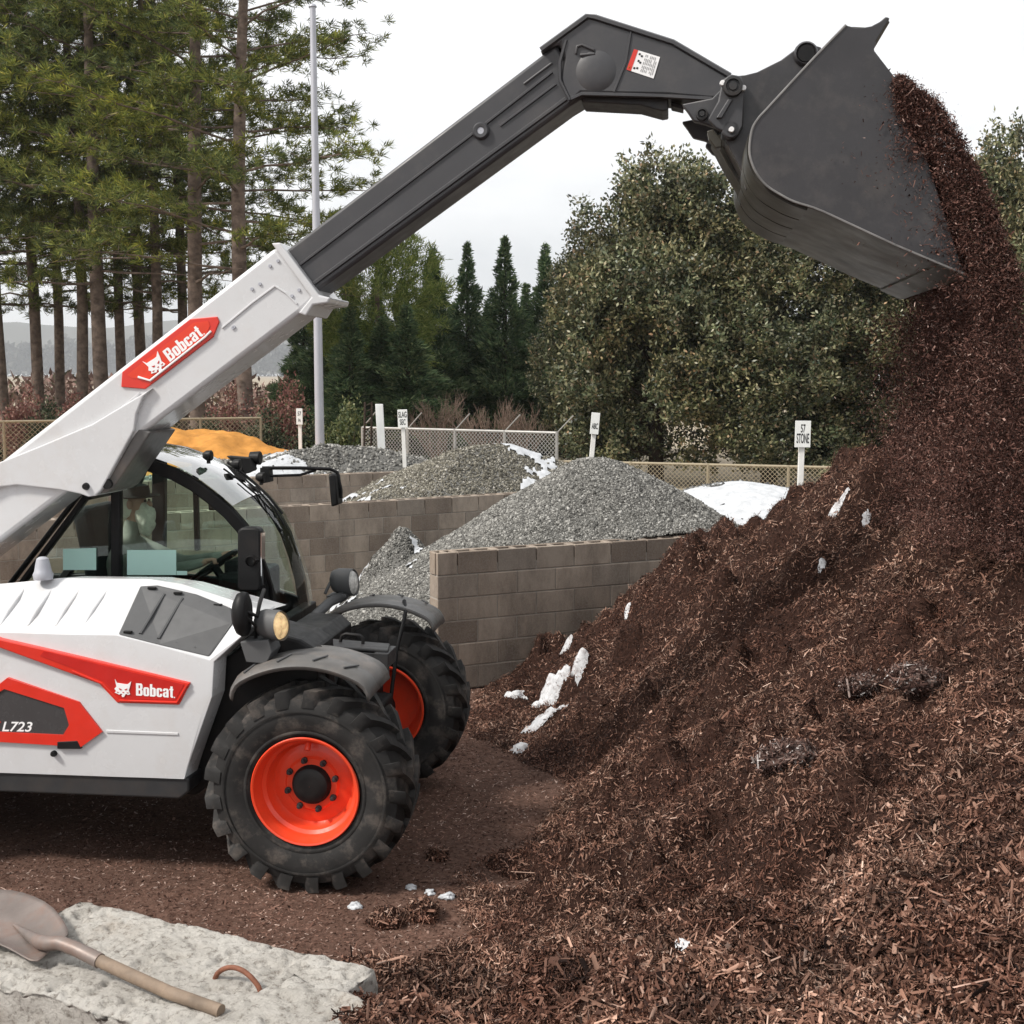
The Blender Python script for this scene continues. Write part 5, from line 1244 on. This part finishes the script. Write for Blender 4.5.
signpost('bay_sign', 801.5, 434, 15.5, 26.5, 5.5, .6, 18.6, 'white sign reading 57 STONE above the snow covered mound', [('57', .30, .30), ('STONE', .80, .36)], .01)
signpost('bay_sign', 585.2, 423, 8.5, 21.5, 4.5, .9, 15.6, 'leaning white sign reading ABC behind the tall grey gravel pile', [('ABC', .72, .26), ('', .6, .2)][:1], .085)
signpost('bay_sign', 406, 418.5, 9.6, 18, 3.8, .3, 21.5, 'white sign board with two dark lines before the chain link fence', [('SLAG', .86, .32), ('SEC', .6, .30)], -.03)
signpost('bay_sign', 299.6, 416.5, 6.2, 16, 3.2, .5, 24.2, 'narrow white sign left of the light pole', [('57', .55, .25), ('FA', .4, .2)], -.0)
# lean white plank and stacked frame by the fence
pk = MB(); a = at(379, 404, 24.6); b_ = at(382.5, 452, 24.4); d = (b_ - a); 
w_ = .075
pk.prism([a + Vector((-w_, 0, 0)), a + Vector((w_, 0, 0)), b_ + Vector((w_, 0, -.4)), b_ + Vector((-w_, 0, -.4))], [q + Vector((0, .05, 0)) for q in (a + Vector((-w_, 0, 0)), a + Vector((w_, 0, 0)), b_ + Vector((w_, 0, -.4)), b_ + Vector((-w_, 0, -.4)))])
tag(pk.build('leaning_board', M['sign'], None, bevel=.01), 'tall white board leaning at the left end of the chain link fence', 'board')
rk = MB(); 
for x in (365, 372): rk.tube([at(x, 402, 25), at(x - 1, 460, 25)], .022, 6)
for k in range(9): rk.tube([at(364.8, 406 + k * 6, 25), at(371.8, 403 + k * 6, 25)], .012, 5)
tag(rk.build('lattice_frame', M['bark_dark'], None), 'thin dark lattice frame standing left of the white board', 'frame')
lp_ = MB(); a = at(320, 452, 24.0); b_ = at(313.5, 6, 24.0); a.z = -.1; top_x = b_.x
lp_.tube([Vector((a.x, 24, -.1)), Vector((a.x + (b_.x - a.x) * .0, 24, 4)), Vector((a.x, 24, b_.z))], [.095, .08, .055], 14)
LP = tag(empty('light_pole', (a.x, 24, 0)), 'tall grey steel pole rising beside the pines', 'pole')
o = lp_.build('pole', M['galv'], LP, smooth=60); o.location = (-a.x, -24, 0)
c = MB(); c.lathe([(0, .075), (.02, .075), (.05, .05), (.06, .001)], (0, 0, b_.z - .02), 14, axis='z'); c.build('cap', M['galv'], LP, smooth=40)
def chain_fence(P0, P1, h, label, mat, posts=6, top=True, arms=False, pitch=.085, wire=.007, z0=0.0):
    P0 = Vector(P0); P1 = Vector(P1); d = P1 - P0; L_ = d.length; u = d / L_; R = tag(empty('chain_link_fence', (P0.x, P0.y, z0), math.atan2(u.y, u.x)), label, 'fence')
    n = int(L_ / pitch); vs = []; fs = []
    A = []
    for k in range(-int(h / pitch) - 1, n + 1):
        x0 = k * pitch; 
        for s in (1, -1):
            xa, xb = (x0, x0 + h) if s == 1 else (x0 + h, x0)
            ta, tb = 0, 1
            lo, hi = min(xa, xb), max(xa, xb)
            if hi < 0 or lo > L_: continue
            t0 = max(0, ((0 if s == 1 else L_) - xa) / (xb - xa)) if True else 0; t1 = min(1, ((L_ if s == 1 else 0) - xa) / (xb - xa))
            pa = (xa + (xb - xa) * t0, h * t0); pb = (xa + (xb - xa) * t1, h * t1); o = len(vs)
            vs += [(pa[0] - wire, s * .004, pa[1]), (pa[0] + wire, s * .004, pa[1]), (pb[0] + wire, s * .004, pb[1]), (pb[0] - wire, s * .004, pb[1])]; fs.append((o, o + 1, o + 2, o + 3))
    quads('mesh', np.array(vs), np.array(fs), M[mat], R)
    for k in range(posts + 1):
        x = L_ * k / posts; pb = MB(); pb.tube([(x, .03, -.05), (x, .03, h + .02)], .032, 8)
        if arms: pb.tube([(x, .03, h), (x + .36, .03, h + .34)], .014, 6)
        pb.build('post', M[mat], R, smooth=50)
    if top: t = MB(); t.tube([(0, .03, h), (L_, .03, h)], .028, 8); t.build('top_rail', M[mat], R, smooth=50)
    return R
chain_fence(at(362, 460, 27).xy.to_3d(), at(556, 460, 24.5).xy.to_3d(), 1.78, 'galvanised chain link fence behind the brownish gravel pile', 'wire', 4, True, True)
chain_fence(at(556, 470, 24.6).xy.to_3d(), at(960, 470, 22.2).xy.to_3d(), 1.22, 'tan chain link fence in front of the holly trunks', 'wire_tan', 5)
chain_fence(at(-140, 470, 26).xy.to_3d(), at(262, 470, 29.5).xy.to_3d(), 1.9, 'brownish chain link fence in front of the pine trunks', 'wire_tan', 6, True, False, .11)

# ================================================================== TREES
def leafquads(P, D, L, W, r, droop=0.0):
    """one narrow pointed quad per leaf: position, direction"""
    n = len(P); D = D / np.linalg.norm(D, axis=1)[:, None]
    U = r.normal(0, 1, (n, 3)); B = np.cross(D, U); B /= np.linalg.norm(B, axis=1)[:, None] + 1e-9
    L = L[:, None]; W = W[:, None] / 2
    return np.stack([P, P + D * L * .45 + B * W, P + D * L, P + D * L * .45 - B * W], 1).reshape(-1, 3)
def fq(n): return np.arange(n * 4).reshape(n, 4)
def pine_mesh(seed, H=19.0, c0=4.6):
    r = np.random.default_rng(seed); rr = random.Random(seed); tr = MB(); pts = []; bx, by = rr.uniform(-.25, .25), rr.uniform(-.2, .2)
    tp = lambda z: Vector((bx * math.sin(z * .25), by * math.sin(z * .21 + 1), z))
    zs = [0, .4, 2, 5, 8, 11, 14, 17, H]; tr.tube([tp(z) for z in zs], [.24, .19, .175, .16, .145, .12, .09, .05, .015], 10)
    PP = []; DD = []
    nb = 50
    for k in range(nb):
        f = k / nb; z = c0 + (H - c0 - .3) * f ** .9 + rr.uniform(-.2, .2); a = k * 2.4 + rr.uniform(-.4, .4)
        ln = (1.4 + 2.6 * (1 - f) ** .6 * (min(1, .62 + f * 2.2))) * rr.uniform(.7, 1.2); up = .05 + .55 * f + rr.uniform(-.12, .15)
        dirv = Vector((math.cos(a), math.sin(a), up)); b0 = tp(z); pth = [b0]; m = 5
        for j in range(1, m + 1):
            q = b0 + dirv * (ln * j / m) + Vector((rr.uniform(-.08, .08), rr.uniform(-.08, .08), -.06 * (j / m) ** 2 * ln + rr.uniform(-.05, .05))); pth.append(q)
        tr.tube(pth, [.045 * (1 - f * .6), .036 * (1 - f * .6), .027, .02, .014, .007], 5, cap=False)
        dead = f < .10 and rr.random() < .5
        if dead: continue
        nt = int(10 + ln * 8)
        for t in range(nt):
            s = rr.uniform(.32, 1.04); i = min(m - 1, int(s * m)); base = pth[i].lerp(pth[min(m, i + 1)], min(1, s * m - i))
            off = Vector((rr.gauss(0, .24), rr.gauss(0, .24), rr.gauss(.08, .14))) * (.5 + ln * .22); q = base + off
            if rr.random() < .35: tr.tube([base, q], [.010, .004], 3, cap=False)
            nn = 34; d = r.normal(0, .8, (nn, 3)) + np.array([dirv.x * .7, dirv.y * .7, .55]); PP.append(np.tile(np.array(q), (nn, 1)) + r.normal(0, .035, (nn, 3))); DD.append(d)
    P = np.concatenate(PP); D = np.concatenate(DD); n = len(P)
    v = leafquads(P, D, r.uniform(.15, .26, n), r.uniform(.017, .030, n), r)
    return tr, v
def reg_tree(name, trunk_mb, leaf_v, leaf_mat, bark, loc, label, cat, group, rz=0.0, sc=1.0):
    R = tag(empty(name, loc, rz), label, cat, group); R.scale = (sc, sc, sc)
    trunk_mb.build('trunk', M[bark], R, smooth=60); quads('crown', leaf_v, fq(len(leaf_v) // 4), M[leaf_mat], R)
    return R
pine_protos = []
PINES = [(9, 40, 0, 'leftmost'), (38, 41, 1, ''), (60, 42, 2, ''), (82, 40, 3, ''), (104, 38, 0, ''), (126, 41, 1, ''), (145, 42, 2, ''), (157, 39, 3, ''), (182, 41, 0, ''), (205, 36, 1, ''), (252, 34, 2, ''), (-35, 38, 3, ''), (-80, 40, 1, '')]
PL = ['pine at the left edge of the photo, first trunk from the left', 'second pine trunk from the left, above the wire fence', 'third pine trunk from the left, close behind the second', 'fourth pine trunk from the left', 'stout fifth pine trunk from the left', 'sixth pine trunk from the left, left of a close pair', 'left one of the close pair of pine trunks behind the red boom decal', 'right one of the close pair of pine trunks, dark and slim', 'slim pine between the close pair and the thick reddish trunk', 'thick reddish pine trunk second from the right of the stand', 'pale pine at the right end of the stand, branches reaching to the light pole', 'pine just outside the left edge, branches reaching into view', 'pine far outside the left edge of the photo']
for i, (px, Y, v, _) in enumerate(PINES):
    g0 = at(px, 470, Y); loc = (g0.x, Y, 0)
    if i < 4: tr, lv = pine_mesh(100 + i, 19.5, 5.0 if i != 2 else 5.6); R = reg_tree('pine_tree', tr, lv, 'pine', 'bark', loc, PL[i], 'pine', 'stand of tall pines', 0, 1); pine_protos.append(R)
    else:
        R = copy_tree(pine_protos[v]); R.location = loc; R['label'] = PL[i]
    R.rotation_euler = (0, 0, i * 1.9 + .4); s = 1 + .06 * math.sin(i * 2.3); k_ = {4: 1.25, 9: 1.25, 10: 1.35}.get(i, 1.0); R.scale = (s * k_, s * k_, s)
# young pine behind the boom, bright green top
def round_pine(seed, H, R0, n):
    r = np.random.default_rng(seed); tr = MB(); tr.tube([(0, 0, 0), (.05, 0, H * .5), (0, .05, H)], [.14, .10, .02], 8)
    P = []; D = []
    for k in range(n):
        d = r.normal(0, 1, 3); d /= np.linalg.norm(d); q = np.array([0, 0, H * .62]) + d * np.array([R0 * (1 + .15 * math.sin(4 * math.atan2(d[1], d[0]))), R0, H * .36]) * (1 + .12 * math.sin(d[0] * 7 + d[2] * 5)) * r.uniform(.45, 1) ** .6
        m = 24; P.append(np.tile(q, (m, 1)) + r.normal(0, .06, (m, 3))); D.append(r.normal(0, 1, (m, 3)) + d * .7 + np.array([0, 0, .5]))
    P = np.concatenate(P); D = np.concatenate(D); n = len(P); return tr, leafquads(P, D, r.uniform(.15, .30, n), r.uniform(.020, .034, n), r)
tr, lv = round_pine(5, 7.7, 2.1, 1500); g0 = at(378, 460, 40)
reg_tree('pine_tree', tr, lv, 'pine_bright', 'bark', (g0.x, 40, 0), 'young round pine with bright green top just under the dark boom', 'pine', None)
def conifer(seed, H, R0):
    r = np.random.default_rng(seed); tr = MB(); tr.tube([(0, 0, 0), (0, 0, H * .6), (0, 0, H)], [.13, .07, .008], 6)
    P = []; D = []
    for k in range(2300):
        f = r.uniform(0, 1) ** 1.15; z = .25 + (H - .3) * f; a = r.uniform(0, 6.283)
        tier = .74 + .26 * math.sin(z * 5.2 + a * 1.0 + seed)
        lob = 1 + .18 * math.sin(a * 3 + z * 1.7)
        rad_ = R0 * lob * min(1, 1.45 * (1 - f)) ** 1.25 * tier * (r.uniform(.2, 1) ** .5) + .02
        q = np.array([math.cos(a) * rad_, math.sin(a) * rad_, z]); m = 17; o = np.array([math.cos(a), math.sin(a), .55])
        if r.uniform() > .25 + rad_ / R0: continue
        P.append(np.tile(q, (m, 1)) + r.normal(0, .03 + .05 * min(1, 2 * (1 - f)), (m, 3))); D.append(r.normal(0, .5, (m, 3)) + o)
    P = np.concatenate(P); D = np.concatenate(D); n = len(P); return tr, leafquads(P, D, r.uniform(.12, .30, n) * np.clip(1.5 - P[:, 2] / H, .5, 1), r.uniform(.03, .055, n), r)
cps = []
CON = [(306, 47, 5.6, 0), (330, 44, 6.0, 1), (352, 46, 6.6, 2), (378, 45, 6.3, 0), (404, 44, 6.2, 1), (434, 46, 7.45, 2), (452, 49, 5.6, 1), (468, 47, 7.75, 0), (488, 49, 5.6, 2), (505, 46, 7.85, 1), (526, 49, 6.4, 0), (545, 47, 7.7, 2), (565, 46, 6.2, 1), (418, 50, 5.6, 0), (352, 37, 4.9, 1), (383, 37.5, 4.6, 2), (408, 37, 4.9, 0)]
CLB = ['small dark conifer at the left end of the hedge row by the light pole', 'dark conifer just right of the light pole', 'dark conifer under the white boom end, second right of the light pole', 'conifer below the bright round pine', 'conifer on the right flank of the bright round pine', 'pointed conifer, first sharp tip right of the boom', 'low conifer between the first and second sharp tips', 'slender conifer, second sharp tip right of the boom', 'low conifer between the second and third sharp tips', 'tallest pointed conifer, third sharp tip right of the boom', 'low conifer right of the third sharp tip', 'airy conifer at the left edge of the holly', 'conifer mostly hidden behind the left side of the holly', 'low conifer left of the first sharp tip', 'left one of three low conifers standing before the bright round pine', 'middle one of three low conifers standing before the bright round pine', 'right one of three low conifers standing before the bright round pine']
for i, (px, Y, H, v) in enumerate(CON):
    g0 = at(px, 460, Y)
    if i < 3: tr, lv = conifer(40 + i, 7.0, 1.25); R = reg_tree('conifer_tree', tr, lv, 'conifer', 'bark_dark', (g0.x, Y, 0), CLB[i], 'conifer', 'row of pointed conifers'); cps.append(R)
    else: R = copy_tree(cps[v]); R.location = (g0.x, Y, 0); R['label'] = CLB[i]
    w = 1.15 + .12 * math.sin(i * 1.7); R.scale = (w, w, H / 7.0); R.rotation_euler = (0, 0, i * 1.3)
def holly(seed, H, RX, nclump, leafn=64):
    r = np.random.default_rng(seed); rr = random.Random(seed); tr = MB(); tr.tube([(0, 0, -.1), (.03, .02, .6), (.08, .0, H * .4), (0, 0, H * .8)], [.24, .2, .15, .05], 9)
    lobes = []
    for k in range(26):
        f = rr.uniform(.10, .92); a = rr.uniform(0, 6.283); R_ = RX * (1 - max(0, f - .35) ** 1.5 * 1.35) * (.55 + .45 * min(1, f / .2)) * .66
        lobes.append((np.array([math.cos(a) * R_, math.sin(a) * R_, f * H]), RX * rr.uniform(.26, .46)))
        tr.tube([(0, 0, max(.5, f * H * .7)), tuple(lobes[-1][0] * np.array([.5, .5, .92])), tuple(lobes[-1][0])], [.06, .04, .015], 5, cap=False)
    lobes.append((np.array([0, 0, H * .9]), RX * .34)); lobes.append((np.array([0, 0, H * .55]), RX * .7)); lobes.append((np.array([0.3, 0, H * .3]), RX * .7))
    P = []; D = []
    for k in range(nclump):
        c, R_ = lobes[rr.randrange(len(lobes))]; d = r.normal(0, 1, 3); d /= np.linalg.norm(d); s = R_ * (r.uniform(.3, 1) ** .4); q = c + d * s * np.array([1, 1, .95])
        if q[2] < .5: q[2] = .5 + r.uniform(0, .3)
        sh = .16 if rr.random() < .72 else .09
        m = leafn; o = np.array([d[0] * .6, d[1] * .6, d[2] * .4 + .5])
        L_ = r.uniform(-.5, 1, (m, 1)) * (.24 if sh == .16 else .52)
        ax_ = o / np.linalg.norm(o)
        P.append(q + ax_ * L_ + r.normal(0, sh * .75, (m, 3))); D.append(r.normal(0, .8, (m, 3)) + o * .7)
    P = np.concatenate(P); D = np.concatenate(D); n = len(P); return tr, leafquads(P, D, r.uniform(.085, .16, n), r.uniform(.045, .075, n), r)
hs_ = []
HOL = [(655, 33.5, 8.4, 3.05, 0), (770, 33, 7.1, 3.0, 1), (598, 36, 6.4, 2.0, 1), (880, 34, 6.3, 3.0, 0), (1018, 31, 8.2, 2.7, 1), (1150, 33, 8.0, 3.0, 0)]
HLB = ['tallest broad holly tree behind the grey gravel pile', 'holly tree under the bucket, its trunk left of the 57 STONE sign', 'lower holly bush spreading left of the tallest holly', 'holly tree behind the crest of the mulch, left of the falling mulch', 'holly tree at the right edge of the photo beyond the falling mulch', 'holly tree outside the right edge of the photo']
for i, (px, Y, H, RX, v) in enumerate(HOL):
    g0 = at(px, 460, Y)
    if i < 2: tr, lv = holly(60 + i, 8.0, 3.0, 2000); R = reg_tree('holly_tree', tr, lv, 'holly', 'bark_dark', (g0.x, Y, 0), HLB[i], 'holly tree', 'holly trees behind the gravel bays'); hs_.append(R)
    else: R = copy_tree(hs_[v]); R.location = (g0.x, Y, 0); R['label'] = HLB[i]
    R.scale = (RX / 3, RX / 3, H / 8.0); R.rotation_euler = (0, 0, i * 2.1)
def shrub(name, px, py_top, Y, wpx, mat, label, n=900, seed=1, group='shrubs along the fence', L0=.10):
    r = np.random.default_rng(seed); t = at(px, py_top, Y); H = t.z; R0 = wpx * Y / F / 2
    d = r.normal(0, 1, (n, 3)); d /= np.linalg.norm(d, axis=1)[:, None]; d[:, 2] = np.abs(d[:, 2])
    q = d * (r.uniform(.35, 1, (n, 1)) ** .5) * np.array([R0, R0 * .8, H * .92]) * (1 + .18 * np.sin(d[:, :1] * 5 + d[:, 1:2] * 4)); m = 9
    P = (q[:, None, :] + r.normal(0, .09, (n, m, 3))).reshape(-1, 3); P[:, 2] = np.abs(P[:, 2]); D = (d[:, None, :] * .5 + r.normal(0, .8, (n, m, 3)) + np.array([0, 0, .5])).reshape(-1, 3)
    tr = MB()
    for k in range(7):
        a = k * .9; tr.tube([(0, 0, 0), (math.cos(a) * R0 * .3, math.sin(a) * R0 * .3, H * .4), (math.cos(a) * R0 * .6, math.sin(a) * R0 * .5, H * .75)], [.03, .02, .006], 4, cap=False)
    R = tag(empty(name, (t.x, Y, 0)), label, 'shrub', group); tr.build('stems', M['bark_dark'], R); v = leafquads(P, D, r.uniform(.6, 1.3, len(P)) * L0, r.uniform(.35, .6, len(P)) * L0, r); quads('foliage', v, fq(len(P)), M[mat], R); return R
shrub('shrub', 345, 405, 28, 58, 'shrub_green', 'bright green leafy shrub right of the light pole foot', 900, 2)
shrub('shrub', 308, 420, 29, 34, 'shrub_dark', 'dark green shrub between the narrow sign and the light pole', 500, 12)
shrub('shrub', 282, 382, 33, 60, 'shrub_red', 'pinkish shrub left of the narrow sign', 800, 3)
shrub('shrub', 232, 388, 34, 60, 'shrub_red', 'pinkish shrub under the white boom beside the pale pine', 800, 4)
shrub('shrub', 262, 412, 31, 66, 'shrub_dark', 'dark shrub below the pinkish shrubs, right of the pale pine', 800, 5)
shrub('shrub', 205, 418, 32, 60, 'shrub_dark', 'dark shrub at the foot of the thick reddish pine', 700, 6)
shrub('shrub', 24, 388, 36, 50, 'shrub_red', 'pinkish shrub between the first and second pine trunks', 700, 7)
shrub('shrub', 70, 392, 37, 44, 'shrub_red', 'pinkish shrub behind the third and fourth pine trunks', 600, 8)
shrub('shrub', 45, 402, 34, 40, 'shrub_dark', 'dark shrub at the foot of the second pine', 600, 9)
shrub('shrub', 112, 398, 35, 50, 'shrub_dark', 'dark shrub at the foot of the stout fifth pine', 600, 10)
shrub('shrub', 160, 408, 36, 60, 'shrub_dark', 'dark shrub behind the red boom decal', 600, 11)
shrub('shrub', -30, 400, 34, 70, 'shrub_dark', 'dark shrub at the left edge behind the wire fence', 600, 13)
def bare_shrub(px, py_top, Y, wpx, label, seed):
    rr = random.Random(seed); t = at(px, py_top, Y); H = t.z; R0 = wpx * Y / F / 2; mb = MB()
    def grow(p, d, l, r_, dep):
        q = p + d * l; mb.tube([p, p.lerp(q, .5) + Vector((rr.uniform(-.03, .03), rr.uniform(-.03, .03), 0)), q], [r_, r_ * .8, r_ * .55], 4, cap=False)
        if dep:
            for k in range(3 if dep > 1 else 4):
                dd = (d + Vector((rr.gauss(0, .38), rr.gauss(0, .38), rr.uniform(-.05, .35)))).normalized(); grow(p.lerp(q, rr.uniform(.45, 1)), dd, l * rr.uniform(.55, .8), r_ * .6, dep - 1)
    for k in range(9):
        a = rr.uniform(0, 6.28); d = Vector((math.cos(a) * R0 / H * .8, math.sin(a) * R0 / H * .8, 1)).normalized(); grow(Vector((rr.uniform(-.2, .2), rr.uniform(-.2, .2), 0)), d, H * .42, .024, 3)
    R = tag(mb.build('bare_shrub', M['twig'], None), label, 'shrub', 'leafless shrubs by the conifers'); R.location = (t.x, Y, 0)
bare_shrub(441, 384, 34, 60, 'leafless brown shrub left of the other, above the chain link fence', 1)
bare_shrub(487, 392, 33, 50, 'leafless brown shrub in the middle above the chain link fence', 2)
bare_shrub(525, 392, 33, 44, 'leafless shrub with arching twigs at the left foot of the holly', 3)
# clutter beyond the fence: dark pots / rubble under the trees
for i, (px, py, Y, w, h, mt, lb_) in enumerate([(545, 448, 26.5, 60, 36, 'stone_dark', 'grey brush heap behind the right end of the chain link fence'), (588, 470, 29, 40, 20, 'bark_dark', 'dark low heap under the left holly')]):
    lump(px, py, Y, w * Y / F / 2, .6, h * Y / F * .6, 'brush_heap', M[mt], lb_, 'brush heap', None, 60 + i, lambda X, Y: X * 0 + .1)
for i, (px, py, Y, s) in enumerate([(480, 441, 29, .28), (497, 440, 29.5, .34), (420, 443, 27.5, .16), (398, 443, 28, .2)]):
    lump(px, py, Y, s * 1.5, s, s * .8, 'rubble_stone', M['snow_dirty'], ['pale stone behind the fence, left of the larger one', 'larger pale stone behind the fence post', 'small pale stone right of the sign post behind the fence', 'pale pinkish stone between the white board and the sign'][i], 'stone', 'pale stones behind the fence', 70 + i, lambda X, Y: X * 0 + .1)
# tree line and hill far away
r = np.random.default_rng(3)
xs_ = np.linspace(-190, 230, 260); 
def wood(name, Y0, hmin, hmax, seed, n):
    r = np.random.default_rng(seed); X = r.uniform(-1500, 1250, n); Hh = hmin + (hmax - hmin) * (.5 + .5 * fbm(X, X * 0, 210, 4, seed)) ; Z = r.uniform(0, 1, n) ** .7 * Hh * (.8 + .2 * fbm(X, X * 0, 12, 3, seed + 3)); Yy = Y0 + r.normal(0, 4, n)
    P = np.stack([X, Yy, Z], 1); D = r.normal(0, 1, (n, 3)); return quads(name, leafquads(P, D, r.uniform(6, 16, n), r.uniform(5, 11, n), r), fq(n), M['farwood'])
tag(wood('far_wood', 2500, 62, 105, 5, 30000), kind='stuff')
r = np.random.default_rng(44); n = 15000; X = r.uniform(-34, -5, n); Z = r.uniform(0, 1, n) ** .8 * (2.5 + .9 * fbm(X, X * 0, 3.5, 3, 8)); P = np.stack([X, 58 + r.normal(0, 2, n), Z], 1)
M['brush'] = island('dry brush', [(0, (.10, .065, .05)), (.5, (.22, .14, .12)), (.85, (.30, .22, .18)), (1, (.10, .11, .06))], .9)
tag(quads('far_brush', leafquads(P, r.normal(0, 1, (n, 3)) + np.array([0, 0, .8]), r.uniform(.25, .6, n), r.uniform(.08, .2, n), r), fq(n), M['brush']), kind='stuff')
def hill_z(X, Y): return 165 * np.exp(-((Y - 3300) / 380) ** 2) * (.85 + .3 * fbm(X, Y, 400, 3, 7)) - 3 * (1 - np.exp(-((Y - 3300) / 460) ** 2))
tag(grid('hill', np.linspace(-2100, 2100, 90), np.linspace(2650, 3650, 40), hill_z, M['farwood']), kind='structure')

# ================================================================== AIR, SKY, SUN, CAMERA
HAZE = True
if HAZE:
    hm = bpy.data.materials.new('air'); hm.use_nodes = True; nt = hm.node_tree; nt.nodes.clear()
    ou = nt.nodes.new('ShaderNodeOutputMaterial'); pv = nt.nodes.new('ShaderNodeVolumePrincipled'); pv.inputs['Color'].default_value = (.90, .93, .97, 1); pv.inputs['Density'].default_value = .00024; pv.inputs['Anisotropy'].default_value = .2
    nt.links.new(pv.outputs[0], ou.inputs['Volume'])
    hb2 = MB(); hb2.box((0, 1900, 109), (5200, 4000, 222)); o = hb2.build('haze', hm); tag(o, kind='stuff')
w = bpy.data.worlds.new('World'); S.world = w; w.use_nodes = True; nt = w.node_tree; bg = nt.nodes['Background']
EL, AZ = rad(46), Vector((-.90, -.40, 0)).normalized()
sky = nt.nodes.new('ShaderNodeTexSky'); sky.sky_type = 'NISHITA'; sky.sun_disc = False; sky.sun_elevation = EL; sky.sun_rotation = math.atan2(AZ.x, AZ.y)
tc = nt.nodes.new('ShaderNodeTexCoord'); mp = nt.nodes.new('ShaderNodeMapping'); mp.inputs['Scale'].default_value = (1, 1, 2.6); nt.links.new(tc.outputs['Generated'], mp.inputs[0])
nz_ = nt.nodes.new('ShaderNodeTexNoise'); nz_.inputs['Scale'].default_value = 2.2; nz_.inputs['Detail'].default_value = 5; nz_.inputs['Roughness'].default_value = .5; nt.links.new(mp.outputs[0], nz_.inputs['Vector'])
SKYL = 10.7
cloud = ramp(nt, nz_.outputs[0], [(.34, (SKYL * .76, SKYL * .78, SKYL * .80)), (.50, (SKYL, SKYL * 1.0, SKYL * 1.0)), (.7, (SKYL * 1.12, SKYL * 1.12, SKYL * 1.12))])
c = mixc(nt, .90, sky.outputs[0], cloud); nt.links.new(c, bg.inputs[0]); bg.inputs[1].default_value = .10
sl = bpy.data.lights.new('sun', 'SUN'); sl.energy = 4.2; sl.angle = rad(9); sl.color = (1, .95, .88); so_ = bpy.data.objects.new('sun', sl); COL.objects.link(so_)
sd = Vector((AZ.x * math.cos(EL), AZ.y * math.cos(EL), math.sin(EL))); so_.rotation_euler = sd.to_track_quat('Z', 'Y').to_euler(); so_.location = sd * 30
cam = bpy.data.cameras.new('camera'); cam.sensor_width = 36; cam.lens = F / 1024 * 36; cam.clip_end = 12000; cam.clip_start = .05
co_ = bpy.data.objects.new('camera', cam); COL.objects.link(co_); co_.location = (0, 0, HC); co_.rotation_euler = (math.pi / 2 - PT, 0, 0); S.camera = co_
S.view_settings.view_transform = 'Standard'; S.view_settings.look = 'None'; S.view_settings.exposure = .16; S.view_settings.gamma = 1
S.cycles.max_bounces = 8; S.cycles.transparent_max_bounces = 16; S.cycles.volume_bounces = 0
